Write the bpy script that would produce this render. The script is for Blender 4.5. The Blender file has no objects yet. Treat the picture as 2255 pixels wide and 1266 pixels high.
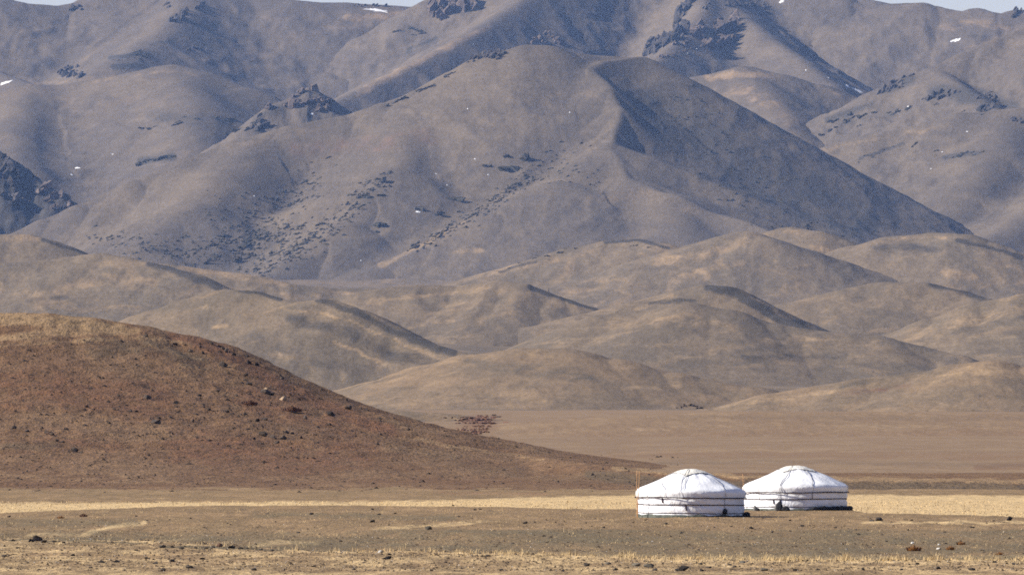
import bpy, bmesh, math, random
import numpy as np
from mathutils import Vector, Matrix

# ------------------------------------------------------------------ camera, world, sun, exposure
scene = bpy.context.scene
COL = scene.collection
F, CX, YH, EYE = 18434.0, 1127.5, 902.0, 6.0       # long lens in photo pixels, eye height in metres
rng = np.random.default_rng(7)
random.seed(7)

cam_data = bpy.data.cameras.new('camera')
cam_data.sensor_width = 36.0
cam_data.lens = 36.0 * F / 2255.0
cam_data.clip_start = 1.0
cam_data.clip_end = 90000.0
cam = bpy.data.objects.new('camera', cam_data)
COL.objects.link(cam)
cam.location = (0, 0, EYE)
cam.rotation_euler = (math.radians(90) + math.atan((YH - 633.0) / F), 0, 0)
scene.camera = cam

SUN_AZ, SUN_EL = math.radians(82), math.radians(30)   # azimuth: from straight behind the camera round to the left
sun_dir = Vector((-math.sin(SUN_AZ) * math.cos(SUN_EL), -math.cos(SUN_AZ) * math.cos(SUN_EL), math.sin(SUN_EL)))
sl = bpy.data.lights.new('sun', 'SUN')
sl.energy = 5.0
sl.angle = math.radians(0.5)
sl.color = (1.0, 0.955, 0.88)
sun = bpy.data.objects.new('sun', sl)
COL.objects.link(sun)
sun.rotation_euler = sun_dir.to_track_quat('Z', 'Y').to_euler()

world = bpy.data.worlds.new('World')
scene.world = world
world.use_nodes = True
wn = world.node_tree
sky = wn.nodes.new('ShaderNodeTexSky')
sky.sky_type = 'NISHITA'
sky.sun_disc = False
sky.sun_elevation = SUN_EL
sky.sun_rotation = math.atan2(sun_dir.x, sun_dir.y)
sky.altitude = 1500
sky.air_density = 1.0
sky.ozone_density = 2.0
sky.dust_density = 1.2
bg = wn.nodes['Background']
bg.inputs[1].default_value = 0.072
tint = wn.nodes.new('ShaderNodeMix'); tint.data_type = 'RGBA'; tint.blend_type = 'MULTIPLY'
tint.inputs[0].default_value = 1.0
tint.inputs[7].default_value = (1.16, 1.0, 1.17, 1)          # the thin pale violet of the high-desert sky
wn.links.new(sky.outputs[0], tint.inputs[6]); wn.links.new(tint.outputs[2], bg.inputs[0])

scene.view_settings.view_transform = 'Standard'
scene.view_settings.look = 'None'
scene.view_settings.gamma = 1.0
scene.view_settings.exposure = 0.64
scene.view_settings.use_curve_mapping = False
scene.render.engine = 'CYCLES'
scene.cycles.use_denoising = False
scene.cycles.max_bounces = 4
scene.cycles.volume_bounces = 1
scene.cycles.filter_width = 1.7

# ------------------------------------------------------------------ helpers
def P(px, py, d):
    s = d / F
    return ((px - CX) * s, d, EYE - (py - YH) * s)

def to_px(X, Y, Z):
    return CX + X / Y * F, YH - (Z - EYE) / Y * F

def _h(ix, iy, seed):
    h = (ix.astype(np.int64) * 374761393 + iy.astype(np.int64) * 668265263 + seed * 982451653) & 0xFFFFFFFF
    h = ((h ^ (h >> 13)) * 1274126177) & 0xFFFFFFFF
    h = h ^ (h >> 16)
    return (h & 0xFFFF) / 65535.0

def noise(x, y, seed=0):
    x0 = np.floor(x); y0 = np.floor(y)
    fx = x - x0; fy = y - y0
    u = fx * fx * fx * (fx * (fx * 6 - 15) + 10); v = fy * fy * fy * (fy * (fy * 6 - 15) + 10)
    def g(ix, iy, dx, dy):
        a = _h(ix, iy, seed) * 6.2831853
        return np.cos(a) * dx + np.sin(a) * dy
    n00 = g(x0, y0, fx, fy); n10 = g(x0 + 1, y0, fx - 1, fy)
    n01 = g(x0, y0 + 1, fx, fy - 1); n11 = g(x0 + 1, y0 + 1, fx - 1, fy - 1)
    return 1.5 * ((n00 * (1 - u) + n10 * u) * (1 - v) + (n01 * (1 - u) + n11 * u) * v)

def fbm(x, y, o=4, seed=0, gain=0.5):
    a = 1.0; r = 0.0; t = 0.0
    for i in range(o):
        r = r + a * noise(x * 2 ** i + 17.3 * i, y * 2 ** i - 9.1 * i, seed + i); t += a; a *= gain
    return r / t

def ridged(x, y, o=4, seed=0, gain=0.5):
    a = 1.0; r = 0.0; t = 0.0
    for i in range(o):
        r = r + a * (1 - 2 * np.abs(noise(x * 2 ** i + 5.7 * i, y * 2 ** i + 3.3 * i, seed + i))); t += a; a *= gain
    return r / t

def sstep(a, b, x):
    t = np.clip((x - a) / (b - a), 0, 1)
    return t * t * (3 - 2 * t)

def smax(a, b, k):
    h = np.maximum(k - np.abs(a - b), 0) / k
    return np.maximum(a, b) + h * h * k * 0.25

def tag(o, label=None, cat=None, group=None, kind=None):
    if label: o['label'] = label
    if cat: o['category'] = cat
    if group: o['group'] = group
    if kind: o['kind'] = kind
    return o

def link(name, me, mat=None, parent=None):
    o = bpy.data.objects.new(name, me)
    COL.objects.link(o)
    if mat is not None and not me.materials:
        me.materials.append(mat)
    if parent is not None:
        o.parent = parent
    return o

def empty(name, loc=(0, 0, 0)):
    o = bpy.data.objects.new(name, None)
    COL.objects.link(o)
    o.location = loc
    o.empty_display_size = 0.3
    return o

def poly_mesh(name, V, Fc, smooth=True):
    """V (n,3) float array, Fc (m,k) int array of equal-sided faces"""
    me = bpy.data.meshes.new(name)
    V = np.ascontiguousarray(V, dtype=np.float32); Fc = np.ascontiguousarray(Fc, dtype=np.int32)
    m, k = Fc.shape
    me.vertices.add(len(V)); me.vertices.foreach_set('co', V.ravel())
    me.loops.add(m * k); me.loops.foreach_set('vertex_index', Fc.ravel())
    me.polygons.add(m)
    me.polygons.foreach_set('loop_start', np.arange(0, m * k, k, dtype=np.int32))
    me.polygons.foreach_set('use_smooth', np.full(m, smooth, dtype=bool))
    me.update(calc_edges=True)
    return me

def grid_faces(r, c, wrap=False):
    i = np.arange(r - 1)[:, None]; j = np.arange(c if wrap else c - 1)[None, :]
    j2 = (j + 1) % c if wrap else j + 1
    return np.stack([i * c + j, i * c + j2, (i + 1) * c + j2, (i + 1) * c + j], -1).reshape(-1, 4)

def compact(V, Fc, keep):
    """drop the faces none of whose vertices are kept"""
    Fc = Fc[keep[Fc].any(1)]
    used = np.zeros(len(V), bool); used[Fc.ravel()] = True
    idx = np.cumsum(used) - 1
    return V[used], idx[Fc], used

def dist_poly(qx, qy, pts):
    best = np.full(qx.shape, 1e9); 
    for (ax, ay), (bx, by) in zip(pts[:-1], pts[1:]):
        dx, dy = bx - ax, by - ay
        L = dx * dx + dy * dy + 1e-9
        t = np.clip(((qx - ax) * dx + (qy - ay) * dy) / L, 0, 1)
        best = np.minimum(best, np.hypot(qx - ax - t * dx, qy - ay - t * dy))
    return best

# ------------------------------------------------------------------ materials
MATS = {}
def nodes(name):
    m = bpy.data.materials.new(name); m.use_nodes = True
    nt = m.node_tree; b = nt.nodes['Principled BSDF']
    b.inputs['Roughness'].default_value = 0.95
    b.inputs['Specular IOR Level'].default_value = 0.15
    return m, nt, b

def N(nt, t, **kw):
    n = nt.nodes.new(t)
    for k, v in kw.items():
        if k.startswith('i_'):
            n.inputs[k[2:].replace('_', ' ')].default_value = v
        else:
            setattr(n, k, v)
    return n

def mixc(nt, fac, a, b, blend='MIX'):
    n = nt.nodes.new('ShaderNodeMix'); n.data_type = 'RGBA'; n.blend_type = blend
    for sock, v in ((n.inputs[0], fac), (n.inputs[6], a), (n.inputs[7], b)):
        if hasattr(v, 'links') or isinstance(v, bpy.types.NodeSocket): nt.links.new(v, sock)
        elif isinstance(v, (int, float)): sock.default_value = v
        else: sock.default_value = (*v, 1)
    return n.outputs[2]

def ramp(nt, src, lo, hi):
    n = nt.nodes.new('ShaderNodeMapRange'); n.inputs[1].default_value = lo; n.inputs[2].default_value = hi
    n.interpolation_type = 'SMOOTHSTEP'
    nt.links.new(src, n.inputs[0])
    return n.outputs[0]

def math_n(nt, op, a, b):
    n = nt.nodes.new('ShaderNodeMath'); n.operation = op
    for s, v in ((n.inputs[0], a), (n.inputs[1], b)):
        if isinstance(v, bpy.types.NodeSocket): nt.links.new(v, s)
        else: s.default_value = v
    return n.outputs[0]

def terrain_mat(name, pxm, base, alt, tan, dark, red, patch=(0.42, 0.62), yscale=0.4, grain=0.5, bump=1.0, fine=3.0, tanamt=0.6, streak=38, streakamt=0.0):
    """ground colours: two soils, dry grass, dark scree or painted shade, red earth, laid out by noise and by the mesh attribute 'cover'"""
    m, nt, b = nodes(name)
    geo = N(nt, 'ShaderNodeNewGeometry')
    mp = N(nt, 'ShaderNodeMapping'); nt.links.new(geo.outputs['Position'], mp.inputs[0])
    mp.inputs['Scale'].default_value = (1 / pxm, yscale / pxm, 1 / pxm)
    def nz(size, detail, rough, dist=0.0):
        n = N(nt, 'ShaderNodeTexNoise'); n.inputs['Scale'].default_value = 1.0 / size
        n.inputs['Detail'].default_value = detail; n.inputs['Roughness'].default_value = rough
        n.inputs['Distortion'].default_value = dist
        nt.links.new(mp.outputs[0], n.inputs['Vector']); return n.outputs[0]
    n1, n2, n3, n4 = nz(170, 6, 0.62, 0.6), nz(42, 6, 0.68, 0.4), nz(fine * 2.2, 3, 0.7), nz(90, 5, 0.6, 1.0)
    mq = N(nt, 'ShaderNodeMapping'); nt.links.new(geo.outputs['Position'], mq.inputs[0])
    mq.inputs['Rotation'].default_value = (0, math.radians(streak), 0); mq.inputs['Scale'].default_value = (0.16 / pxm, 0.1 / pxm, 1 / pxm)
    ns = N(nt, 'ShaderNodeTexNoise'); ns.inputs['Scale'].default_value = 1 / 16.0; ns.inputs['Detail'].default_value = 5; ns.inputs['Roughness'].default_value = 0.65
    nt.links.new(mq.outputs[0], ns.inputs['Vector'])
    at = N(nt, 'ShaderNodeAttribute', attribute_name='cover')
    sp = N(nt, 'ShaderNodeSeparateColor'); nt.links.new(at.outputs['Color'], sp.inputs[0])
    c = mixc(nt, ramp(nt, n1, *patch), base, alt)
    tf = math_n(nt, 'MULTIPLY', ramp(nt, n4, 0.52, 0.72), tanamt)
    c = mixc(nt, tf, c, tan)
    # painted cover, frayed by the mid noise
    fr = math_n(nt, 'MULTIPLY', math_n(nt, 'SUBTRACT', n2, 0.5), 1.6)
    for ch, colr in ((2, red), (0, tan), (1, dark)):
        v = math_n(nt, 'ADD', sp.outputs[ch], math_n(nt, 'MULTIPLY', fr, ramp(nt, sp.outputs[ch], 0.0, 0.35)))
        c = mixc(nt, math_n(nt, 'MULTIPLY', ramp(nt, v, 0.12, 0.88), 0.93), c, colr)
    g2 = math_n(nt, 'ADD', math_n(nt, 'MULTIPLY', math_n(nt, 'SUBTRACT', n2, 0.5), grain * 1.5),
                math_n(nt, 'MULTIPLY', math_n(nt, 'SUBTRACT', n3, 0.5), grain * 2.6))
    g2 = math_n(nt, 'ADD', g2, math_n(nt, 'MULTIPLY', math_n(nt, 'SUBTRACT', ns.outputs[0], 0.5), streakamt))
    hs = N(nt, 'ShaderNodeHueSaturation'); nt.links.new(c, hs.inputs['Color'])
    nt.links.new(math_n(nt, 'ADD', g2, 1.0), hs.inputs['Value'])
    nt.links.new(hs.outputs[0], b.inputs['Base Color'])
    bp = N(nt, 'ShaderNodeBump'); bp.inputs['Strength'].default_value = 0.75
    bp.inputs['Distance'].default_value = pxm * 5.0 * bump
    hh = math_n(nt, 'ADD', math_n(nt, 'MULTIPLY', n2, 2.0), math_n(nt, 'MULTIPLY', n3, 0.55))
    nt.links.new(hh, bp.inputs['Height']); nt.links.new(bp.outputs[0], b.inputs['Normal'])
    return m

def rock_mat(name, c1, c2, size, bump=0.5):
    m, nt, b = nodes(name)
    geo = N(nt, 'ShaderNodeNewGeometry')
    n = N(nt, 'ShaderNodeTexNoise'); n.inputs['Scale'].default_value = 1 / size; n.inputs['Detail'].default_value = 6
    n.inputs['Roughness'].default_value = 0.65
    nt.links.new(geo.outputs['Position'], n.inputs['Vector'])
    oi = N(nt, 'ShaderNodeObjectInfo')
    c = mixc(nt, ramp(nt, n.outputs[0], 0.35, 0.7), c1, c2)
    hs = N(nt, 'ShaderNodeHueSaturation'); nt.links.new(c, hs.inputs['Color'])
    nt.links.new(math_n(nt, 'ADD', math_n(nt, 'MULTIPLY', oi.outputs['Random'], 0.7), 0.65), hs.inputs['Value'])
    nt.links.new(hs.outputs[0], b.inputs['Base Color'])
    bp = N(nt, 'ShaderNodeBump'); bp.inputs['Strength'].default_value = bump; bp.inputs['Distance'].default_value = size * 0.3
    nt.links.new(n.outputs[0], bp.inputs['Height']); nt.links.new(bp.outputs[0], b.inputs['Normal'])
    return m

def plain_mat(name, c1, c2, scale, rough=0.85, bump=0.2, dist=0.02):
    m, nt, b = nodes(name)
    tc = N(nt, 'ShaderNodeTexCoord')
    n = N(nt, 'ShaderNodeTexNoise'); n.inputs['Scale'].default_value = scale; n.inputs['Detail'].default_value = 5
    nt.links.new(tc.outputs['Object'], n.inputs['Vector'])
    nt.links.new(mixc(nt, ramp(nt, n.outputs[0], 0.3, 0.7), c1, c2), b.inputs['Base Color'])
    b.inputs['Roughness'].default_value = rough
    bp = N(nt, 'ShaderNodeBump'); bp.inputs['Strength'].default_value = bump; bp.inputs['Distance'].default_value = dist
    nt.links.new(n.outputs[0], bp.inputs['Height']); nt.links.new(bp.outputs[0], b.inputs['Normal'])
    return m

# soils and covers (real-world albedos)
GREY = (0.150, 0.128, 0.104)
GREY2 = (0.190, 0.155, 0.118)
TAN = (0.36, 0.265, 0.155)
TANR = (0.29, 0.20, 0.115)
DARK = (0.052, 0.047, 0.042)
RED = (0.125, 0.066, 0.043)
M_far = terrain_mat('far_slope', 0.88, (0.100, 0.082, 0.066), (0.132, 0.105, 0.078), (0.27, 0.19, 0.115), DARK, (0.13, 0.085, 0.062), grain=0.27, tanamt=0.12, bump=0.28, streakamt=0.45)
M_main = terrain_mat('mountain_slope', 0.65, (0.102, 0.083, 0.065), (0.130, 0.103, 0.075), (0.25, 0.178, 0.105), DARK, (0.14, 0.088, 0.062), grain=0.32, tanamt=0.1, bump=0.28, streakamt=0.5)
M_foot_far = terrain_mat('foothill_far', 0.43, (0.128, 0.102, 0.073), (0.165, 0.126, 0.085), TANR, DARK, RED, grain=0.42, tanamt=0.5, bump=0.3, streak=14, streakamt=0.4)
M_foot = terrain_mat('foothill_slope', 0.26, (0.134, 0.105, 0.074), (0.175, 0.131, 0.087), TANR, DARK, RED, grain=0.44, tanamt=0.5, bump=0.3, streak=10, streakamt=0.45)
M_foot_near = terrain_mat('foothill_near', 0.17, (0.165, 0.122, 0.080), (0.215, 0.150, 0.091), TANR, (0.085, 0.072, 0.054), RED, grain=0.44, tanamt=0.5, bump=0.3, streak=8, streakamt=0.45)
M_hill = terrain_mat('brown_hill', 0.06, (0.152, 0.085, 0.043), (0.184, 0.110, 0.057), (0.28, 0.182, 0.092), (0.120, 0.083, 0.047), (0.150, 0.073, 0.037), grain=0.7, tanamt=0.15, fine=3.0, yscale=0.25, bump=1.5)
M_plain = terrain_mat('steppe', 0.0255, (0.215, 0.142, 0.070), (0.275, 0.178, 0.088), (0.58, 0.41, 0.20), (0.140, 0.108, 0.060), (0.22, 0.115, 0.06), grain=0.7, tanamt=0.2, fine=2.6, yscale=0.16)
M_midplain = terrain_mat('middle_plain', 0.07, (0.222, 0.147, 0.086), (0.254, 0.172, 0.100), (0.33, 0.225, 0.125), (0.145, 0.104, 0.07), (0.20, 0.118, 0.066), grain=0.34, tanamt=0.25, yscale=0.3, bump=0.3)
M_crag = rock_mat('crag_rock', (0.075, 0.060, 0.055), (0.15, 0.115, 0.095), 9.0, 0.9)
M_crag_dark = rock_mat('dark_crag_rock', (0.04, 0.037, 0.037), (0.085, 0.072, 0.066), 9.0, 0.9)
M_rock = rock_mat('dark_stone', (0.028, 0.024, 0.021), (0.065, 0.053, 0.043), 0.3)
M_rock_grey = rock_mat('grey_stone', (0.11, 0.098, 0.078), (0.18, 0.155, 0.115), 0.3)
M_rock_pale = rock_mat('pale_stone', (0.42, 0.40, 0.36), (0.60, 0.57, 0.52), 0.3)
M_rock_brown = rock_mat('brown_stone', (0.09, 0.05, 0.032), (0.16, 0.092, 0.058), 0.5)
M_boulder = rock_mat('boulder_stone', (0.040, 0.032, 0.027), (0.095, 0.070, 0.053), 0.8)
M_boulder_tan = rock_mat('tan_boulder_stone', (0.26, 0.18, 0.11), (0.36, 0.26, 0.17), 0.8)
M_pebble = rock_mat('pebble_stone', (0.065, 0.047, 0.032), (0.18, 0.128, 0.08), 0.35)
M_scrub = rock_mat('scrub_foliage', (0.034, 0.034, 0.028), (0.072, 0.062, 0.047), 3.0, 1.0)
M_rust = plain_mat('rusty_foliage', (0.16, 0.070, 0.022), (0.28, 0.13, 0.045), 8.0)
M_redbrush = plain_mat('red_brush', (0.085, 0.042, 0.028), (0.15, 0.078, 0.05), 2.0)
M_snow = plain_mat('snow', (0.78, 0.80, 0.84), (0.88, 0.89, 0.90), 0.3, 0.6)
M_straw = plain_mat('straw', (0.46, 0.33, 0.16), (0.60, 0.44, 0.225), 3.0, 0.8)

# ------------------------------------------------------------------ terrain functions
BD = np.array([0, 250, 480, 560, 690, 760, 900, 1200, 1700, 2500, 3200, 3800, 4500, 5500, 7000, 9000, 11000, 12500, 14000, 16000, 26000.])
BZ = np.array([0.3, 0.1, 0.0, 0.0, -0.15, -0.3, -0.35, 0.0, 1.6, 4.9, 6.3, 10.5, 21, 45, 84, 128, 168, 262, 380, 500, 600.])
LIPX = np.array([-900, 0, 250, 500, 800, 1000, 1400, 1640, 1870, 1910, 2255, 3200.])
LIPD = np.array([470, 486, 508, 527, 524, 519, 506, 512, 508, 488, 471, 455.])
BANKX = np.array([-900, 0, 300, 620, 700, 900, 1100, 1400, 1800, 2255, 3200.])
BANKY = np.array([1185, 1188, 1194, 1212, 1220, 1216, 1222, 1236, 1238, 1240, 1240.])

def base_h(X, Y):
    Yc = np.maximum(Y, 1.0)
    z = np.interp(Yc, BD, BZ)
    z = z + 0.0007 * Yc * sstep(2500, 5000, Yc) * fbm(X / (0.016 * Yc + 1), Yc / 130.0, 4, 3)
    px = CX + X / np.maximum(Yc, 200) * F
    # the gers' terrace ends at a lip; the straw-coloured flat lies lower
    lip = np.interp(px, LIPX, LIPD) + 3.5 * fbm(px / 60.0, px * 0, 3, 21)
    z = z - 0.62 * sstep(0, 9, Yc - lip) * (1 - sstep(720, 1400, Yc))
    # stony bank nearest the camera
    bd = F * (EYE - 0.3) / (np.interp(px, BANKX, BANKY) - YH) + 3.0 * fbm(px / 45.0, px * 0, 3, 31)
    z = z + 0.36 * (1 - sstep(-1.5, 4.0, Yc - bd)) * sstep(40, 200, Yc)
    # a shallow gully crossing the middle of the foreground
    g = np.interp(px, [-900, 0, 330, 600, 760, 1100, 1500, 3200], [404, 402, 412, 410, 404, 392, 386, 380])
    z = z - 0.20 * np.exp(-((Yc - g) / 9.0) ** 2)
    z = z + 0.085 * fbm(X / 7.0, Yc / 22.0, 4, 41) * (1 - sstep(650, 1000, Yc)) * sstep(30, 200, Yc)
    z = z + 0.022 * fbm(X / 0.9, Yc / 2.2, 3, 47) * (1 - sstep(520, 620, Yc))
    return z

def base_s(Y):
    return np.interp(Y, BD, BZ)

class Hill:
    """a heightfield built on crest lines: each crest is (points, back slope, front slope, crest radius)"""
    def __init__(self, name, crests, bounds, rows, cols, mat, k=1.0, join=8.0, gully=(0.0, 60.0), rough=(0.0, 20.0), foot=1.35, seed=1, crestnoise=0.1, apron=False, tilt=0.09, gy=1.7):
        self.__dict__.update(name=name, bounds=bounds, rows=rows, cols=cols, mat=mat, k=k, join=join, gully=gully, rough=rough, foot=foot, seed=seed, cn=crestnoise, apron=apron, tilt=tilt, gy=gy)
        self.cr = [([P(*p) for p in c[0]], c[1], c[2], c[3]) for c in crests]

    def h(self, X, Y):
        X = np.asarray(X, float); Y = np.asarray(Y, float)
        gs = self.gully[1]
        Xw = X + 0.10 * gs * fbm(X / gs, Y / gs, 2, self.seed + 50) * 0.5
        Yw = Y
        out = None
        for pts, sb, sf, r in self.cr:
            best = np.full(X.shape, -1e9); bd = np.full(X.shape, 1e9)
            for a, b in zip(pts[:-1], pts[1:]):
                dx, dy = (b[0] - a[0]) * self.k, b[1] - a[1]
                L = dx * dx + dy * dy + 1e-9; Ls = math.sqrt(L)
                qx, qy = (Xw - a[0]) * self.k, Yw - a[1]
                t = np.clip((qx * dx + qy * dy) / L, 0, 1)
                ex, ey = qx - t * dx, qy - t * dy
                d = np.hypot(ex, ey)
                side = (dx * ey - dy * ex) / (Ls * np.maximum(d, 1e-6))    # +1 on the left of the travel direction
                sl_ = sb * (1 + side) / 2 + sf * (1 - side) / 2
                zc = a[2] + (b[2] - a[2]) * t
                A = (zc - base_s(a[1] + (b[1] - a[1]) * t)) * self.foot + 0.5
                A = np.maximum(A, 0.6)
                drop = sl_ * (np.sqrt(d * d + r * r) - r)
                if self.apron: z = zc - A * (1 - np.exp(-drop / A))
                else: z = zc - A * (1 - (1 - np.clip(drop / (2 * A), 0, 1)) ** 2) - self.tilt * np.maximum(d - r, 0)
                m = z > best
                best = np.where(m, z, best); bd = np.where(m, d, bd)
            if out is None: out, od = best, bd
            else:
                od = np.where(best > out, bd, od); out = smax(out, best, self.join)
        if self.apron: toe = sstep(0.1, 2.5, out - base_s(Y))
        fade = self.cn + (1 - self.cn) * sstep(0, gs * 1.2, od)
        if self.gully[0]:
            out = out + self.gully[0] * (ridged(Xw / gs, Yw / (gs * self.gy), 3 if self.gy > 3 else 4, self.seed, 0.42 if self.gy > 3 else 0.5) - 0.35) * fade * (toe if self.apron else 1.0)
        if self.rough[0]:
            out = out + self.rough[0] * fbm(X / self.rough[1], Y / self.rough[1], 4, self.seed + 9, 0.6) * (0.4 + 0.6 * fade) * (toe if self.apron else 1.0)
        return out

    def build(self, covers=()):
        p0, p1, d0, d1 = self.bounds
        d = np.linspace(d0, d1, self.rows)[:, None]
        u = np.linspace(p0 - CX, p1 - CX, self.cols)[None, :] / F
        Y = np.broadcast_to(d, (self.rows, self.cols)); X = u * (0.5 * (d0 + d1)) + 0 * d
        Z = self.h(X, Y)
        keep = (Z > base_s(Y) - 6 - 0.0012 * Y).ravel()
        V = np.stack([X, Y, Z], -1).reshape(-1, 3)
        V2, Fc, used = compact(V, grid_faces(self.rows, self.cols), keep)
        me = poly_mesh(self.name, V2, Fc)
        paint(me, V2, covers)
        o = link(self.name, me, self.mat)
        self.obj = o
        return o

def paint(me, V, covers):
    """ground cover: grass (red channel), dark scree, scrub or painted shade (green), red earth (blue)"""
    px, py = to_px(V[:, 0], V[:, 1], V[:, 2])
    C = np.zeros((len(V), 4), np.float32); C[:, 3] = 1
    if len(covers):
        wx = px + 9 * fbm(px / 50, py / 25, 3, 71); wy = py + 6 * fbm(px / 50, py / 25, 3, 72)
    for cov in covers:
        ch, pts, w, s = cov[:4]
        if callable(pts): v = pts(px, py, V)
        elif len(pts) == 1:
            (cx, cy), (rx, ry) = pts[0], w
            v = np.clip(1.5 - 1.5 * np.hypot((wx - cx) / rx, (wy - cy) / ry), 0, 1)
        else:
            v = np.clip(1.4 - dist_poly(wx, wy, pts) / w, 0, 1)
        C[:, ch] = np.maximum(C[:, ch], v * s)
    a = me.color_attributes.new('cover', 'FLOAT_COLOR', 'POINT')
    a.data.foreach_set('color', C.ravel())

def hit(px, py, hills, d0, d1, n=500):
    """where the sight lines through the given photo points first meet the ground"""
    px = np.atleast_1d(np.asarray(px, float)); py = np.atleast_1d(np.asarray(py, float))
    def top(X, D):
        Hh = np.full(X.shape, -1e9)
        for hl in hills: Hh = np.maximum(Hh, (hl.h if isinstance(hl, Hill) else hl)(X, D))
        return Hh
    def march(D):
        X = (px[:, None] - CX) / F * D; Z = EYE - (py[:, None] - YH) / F * D
        return Z - top(X, D)
    n = min(n, 130)
    D = np.linspace(d0, d1, n)[None, :] + 0 * px[:, None]
    for stage in range(2):
        G = march(D); under = G <= 0
        if stage == 0: ok = under.any(1)
        i = np.clip(under.argmax(1), 1, D.shape[1] - 1); r = np.arange(len(px))
        lo, hi = D[r, i - 1], D[r, i]
        if stage == 0: D = lo[:, None] + (hi - lo)[:, None] * np.linspace(0, 1, 14)[None, :]
    a = G[r, i - 1]; b = G[r, i]
    t = np.clip(a / np.where(np.abs(a - b) < 1e-9, 1, a - b), 0, 1)
    d = lo + (hi - lo) * t
    x = (px - CX) / F * d
    z = np.full(len(px), -1e9)
    for hl in hills: z = np.maximum(z, (hl.h if isinstance(hl, Hill) else hl)(x, d))
    return np.stack([x, d, z], 1), ok
#@@TERRAIN

# ------------------------------------------------------------------ ground sheet
def build_ground():
    ys = np.concatenate([np.linspace(2600, 1290, 40), np.linspace(1288, 1030, 300)])
    d = np.concatenate([[15, 30, 45], F * EYE / (ys - YH), np.linspace(880, 2500, 90), np.geomspace(2560, 26000, 190)])
    u = np.concatenate([np.linspace(-5200, -1700, 16)[:-1], np.linspace(-1700, 1700, 560), np.linspace(1700, 5200, 16)[1:]]) / F
    D = d[:, None] + 0 * u[None, :]
    X = u[None, :] * np.maximum(D, 260)
    Z = base_h(X, D)
    V = np.stack([X, D, Z], -1).reshape(-1, 3)
    Fc = grid_faces(len(d), len(u))
    me = poly_mesh('ground', V, Fc)
    def straw(px, py, V):
        lip = np.interp(px, LIPX, LIPD) + 3.5 * fbm(px / 60.0, px * 0, 3, 21)
        return sstep(1, 6, V[:, 1] - lip) * (1 - sstep(-30, 12, V[:, 1] + 12 * fbm(px / 60, px * 0, 4, 5) - np.interp(px, [-900, 0, 350, 700, 1000, 1150, 1400, 1870, 2255, 3200], [606, 611, 614, 618, 628, 648, 671, 676, 662, 650])))
    def bank(px, py, V):
        bd = F * (EYE - 0.3) / (np.interp(px, BANKX, BANKY) - YH)
        v = 1 - sstep(-2, 3, V[:, 1] - bd)
        return v * (0.52 + 0.5 * fbm(V[:, 0] / 3.0, V[:, 1] / 9.0, 4, 77))
    def turf(px, py, V):
        return (sstep(398, 406, V[:, 1]) * (1 - sstep(425, 440, V[:, 1]))) * (0.55 + 0.6 * fbm(V[:, 0] / 6, V[:, 1] / 16, 4, 78))
    def lowturf(px, py, V):
        bd = F * (EYE - 0.3) / (np.interp(px, BANKX, BANKY) - YH)
        return sstep(2, 8, V[:, 1] - bd) * (1 - sstep(414, 424, V[:, 1])) * (0.75 + 0.6 * fbm(V[:, 0] / 6, V[:, 1] / 20, 4, 79))
    def midred(px, py, V):
        return sstep(1000, 1300, V[:, 1]) * 0.0 + 0.0
    cov = [(0, straw, 0, 1.0), (2, [(1054, 934)], (60, 26), 1.0), (0, bank, 0, 0.72), (1, lowturf, 0, 0.75), (1, turf, 0, 0.35),
           (1, [(560, 1132), (780, 1136), (1000, 1140)], 7, 0.55), (1, [(0, 1150), (160, 1152), (300, 1150)], 12, 0.5),
           (0, [(180, 1176), (260, 1158), (320, 1150)], 5, 0.75), (0, [(60, 1178), (200, 1176)], 5, 0.45),
           (0, [(560, 1200), (640, 1192), (700, 1196)], 6, 0.7), (0, [(330, 1192), (440, 1184)], 4, 0.5),
           (0, [(820, 1165), (930, 1158), (1060, 1148)], 5, 0.5), (0, [(1900, 1150), (2255, 1150)], 4, 0.6),
           (0, [(1100, 1226), (1400, 1228), (1800, 1230), (2255, 1232)], 12, 0.6),
           (1, [(1450, 1178), (1800, 1186), (2200, 1190)], 14, 0.55), (2, [(1100, 1012), (1500, 1000), (2255, 1005)], 10, 0.45), (1, [(1300, 1022), (1700, 1015), (2255, 1025)], 6, 0.4), (2, [(2150, 1028), (2300, 1025)], 8, 0.7), (0, [(1250, 1005), (1600, 990), (1900, 992)], 5, 0.35), (2, [(950, 1085), (1200, 1088)], 4, 0.4), (1, [(350, 1203), (480, 1204), (620, 1211)], 3, 1.0), (1, [(0, 1186), (120, 1189), (320, 1195)], 2.5, 0.8)]  # dark rim strokes paint the bank's shadow line into the soil colour
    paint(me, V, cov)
    # which soil each stretch of the sheet has
    me.materials.append(M_plain); me.materials.append(M_midplain); me.materials.append(M_foot)
    dm = V[Fc[:, 0], 1]
    idx = np.where(dm < 760, 0, np.where(dm < 3000, 1, 2)).astype(np.int32)
    me.polygons.foreach_set('material_index', idx)
    o = link('ground', me)
    tag(o, 'dry stony steppe plain running from the bottom edge to the foothills', 'ground', kind='structure')
    return o
build_ground()

# ------------------------------------------------------------------ hills and mountains
HILLS = {}
def hill(key, name, label, crests, bounds, rows, cols, mat, covers=(), **kw):
    fade = 0.6 if mat in (M_far, M_main) else 0.75 if mat in (M_foot, M_foot_far, M_foot_near) else 1.0
    covers = [(c[0], c[1], c[2], c[3] * fade) if c[0] == 0 else c for c in covers]
    hl = Hill(name, crests, bounds, rows, cols, mat, **kw)
    o = hl.build(covers)
    tag(o, label, 'mountain' if 'mountain' in name else 'hill', kind='structure')
    HILLS[key] = hl
    return hl

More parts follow.
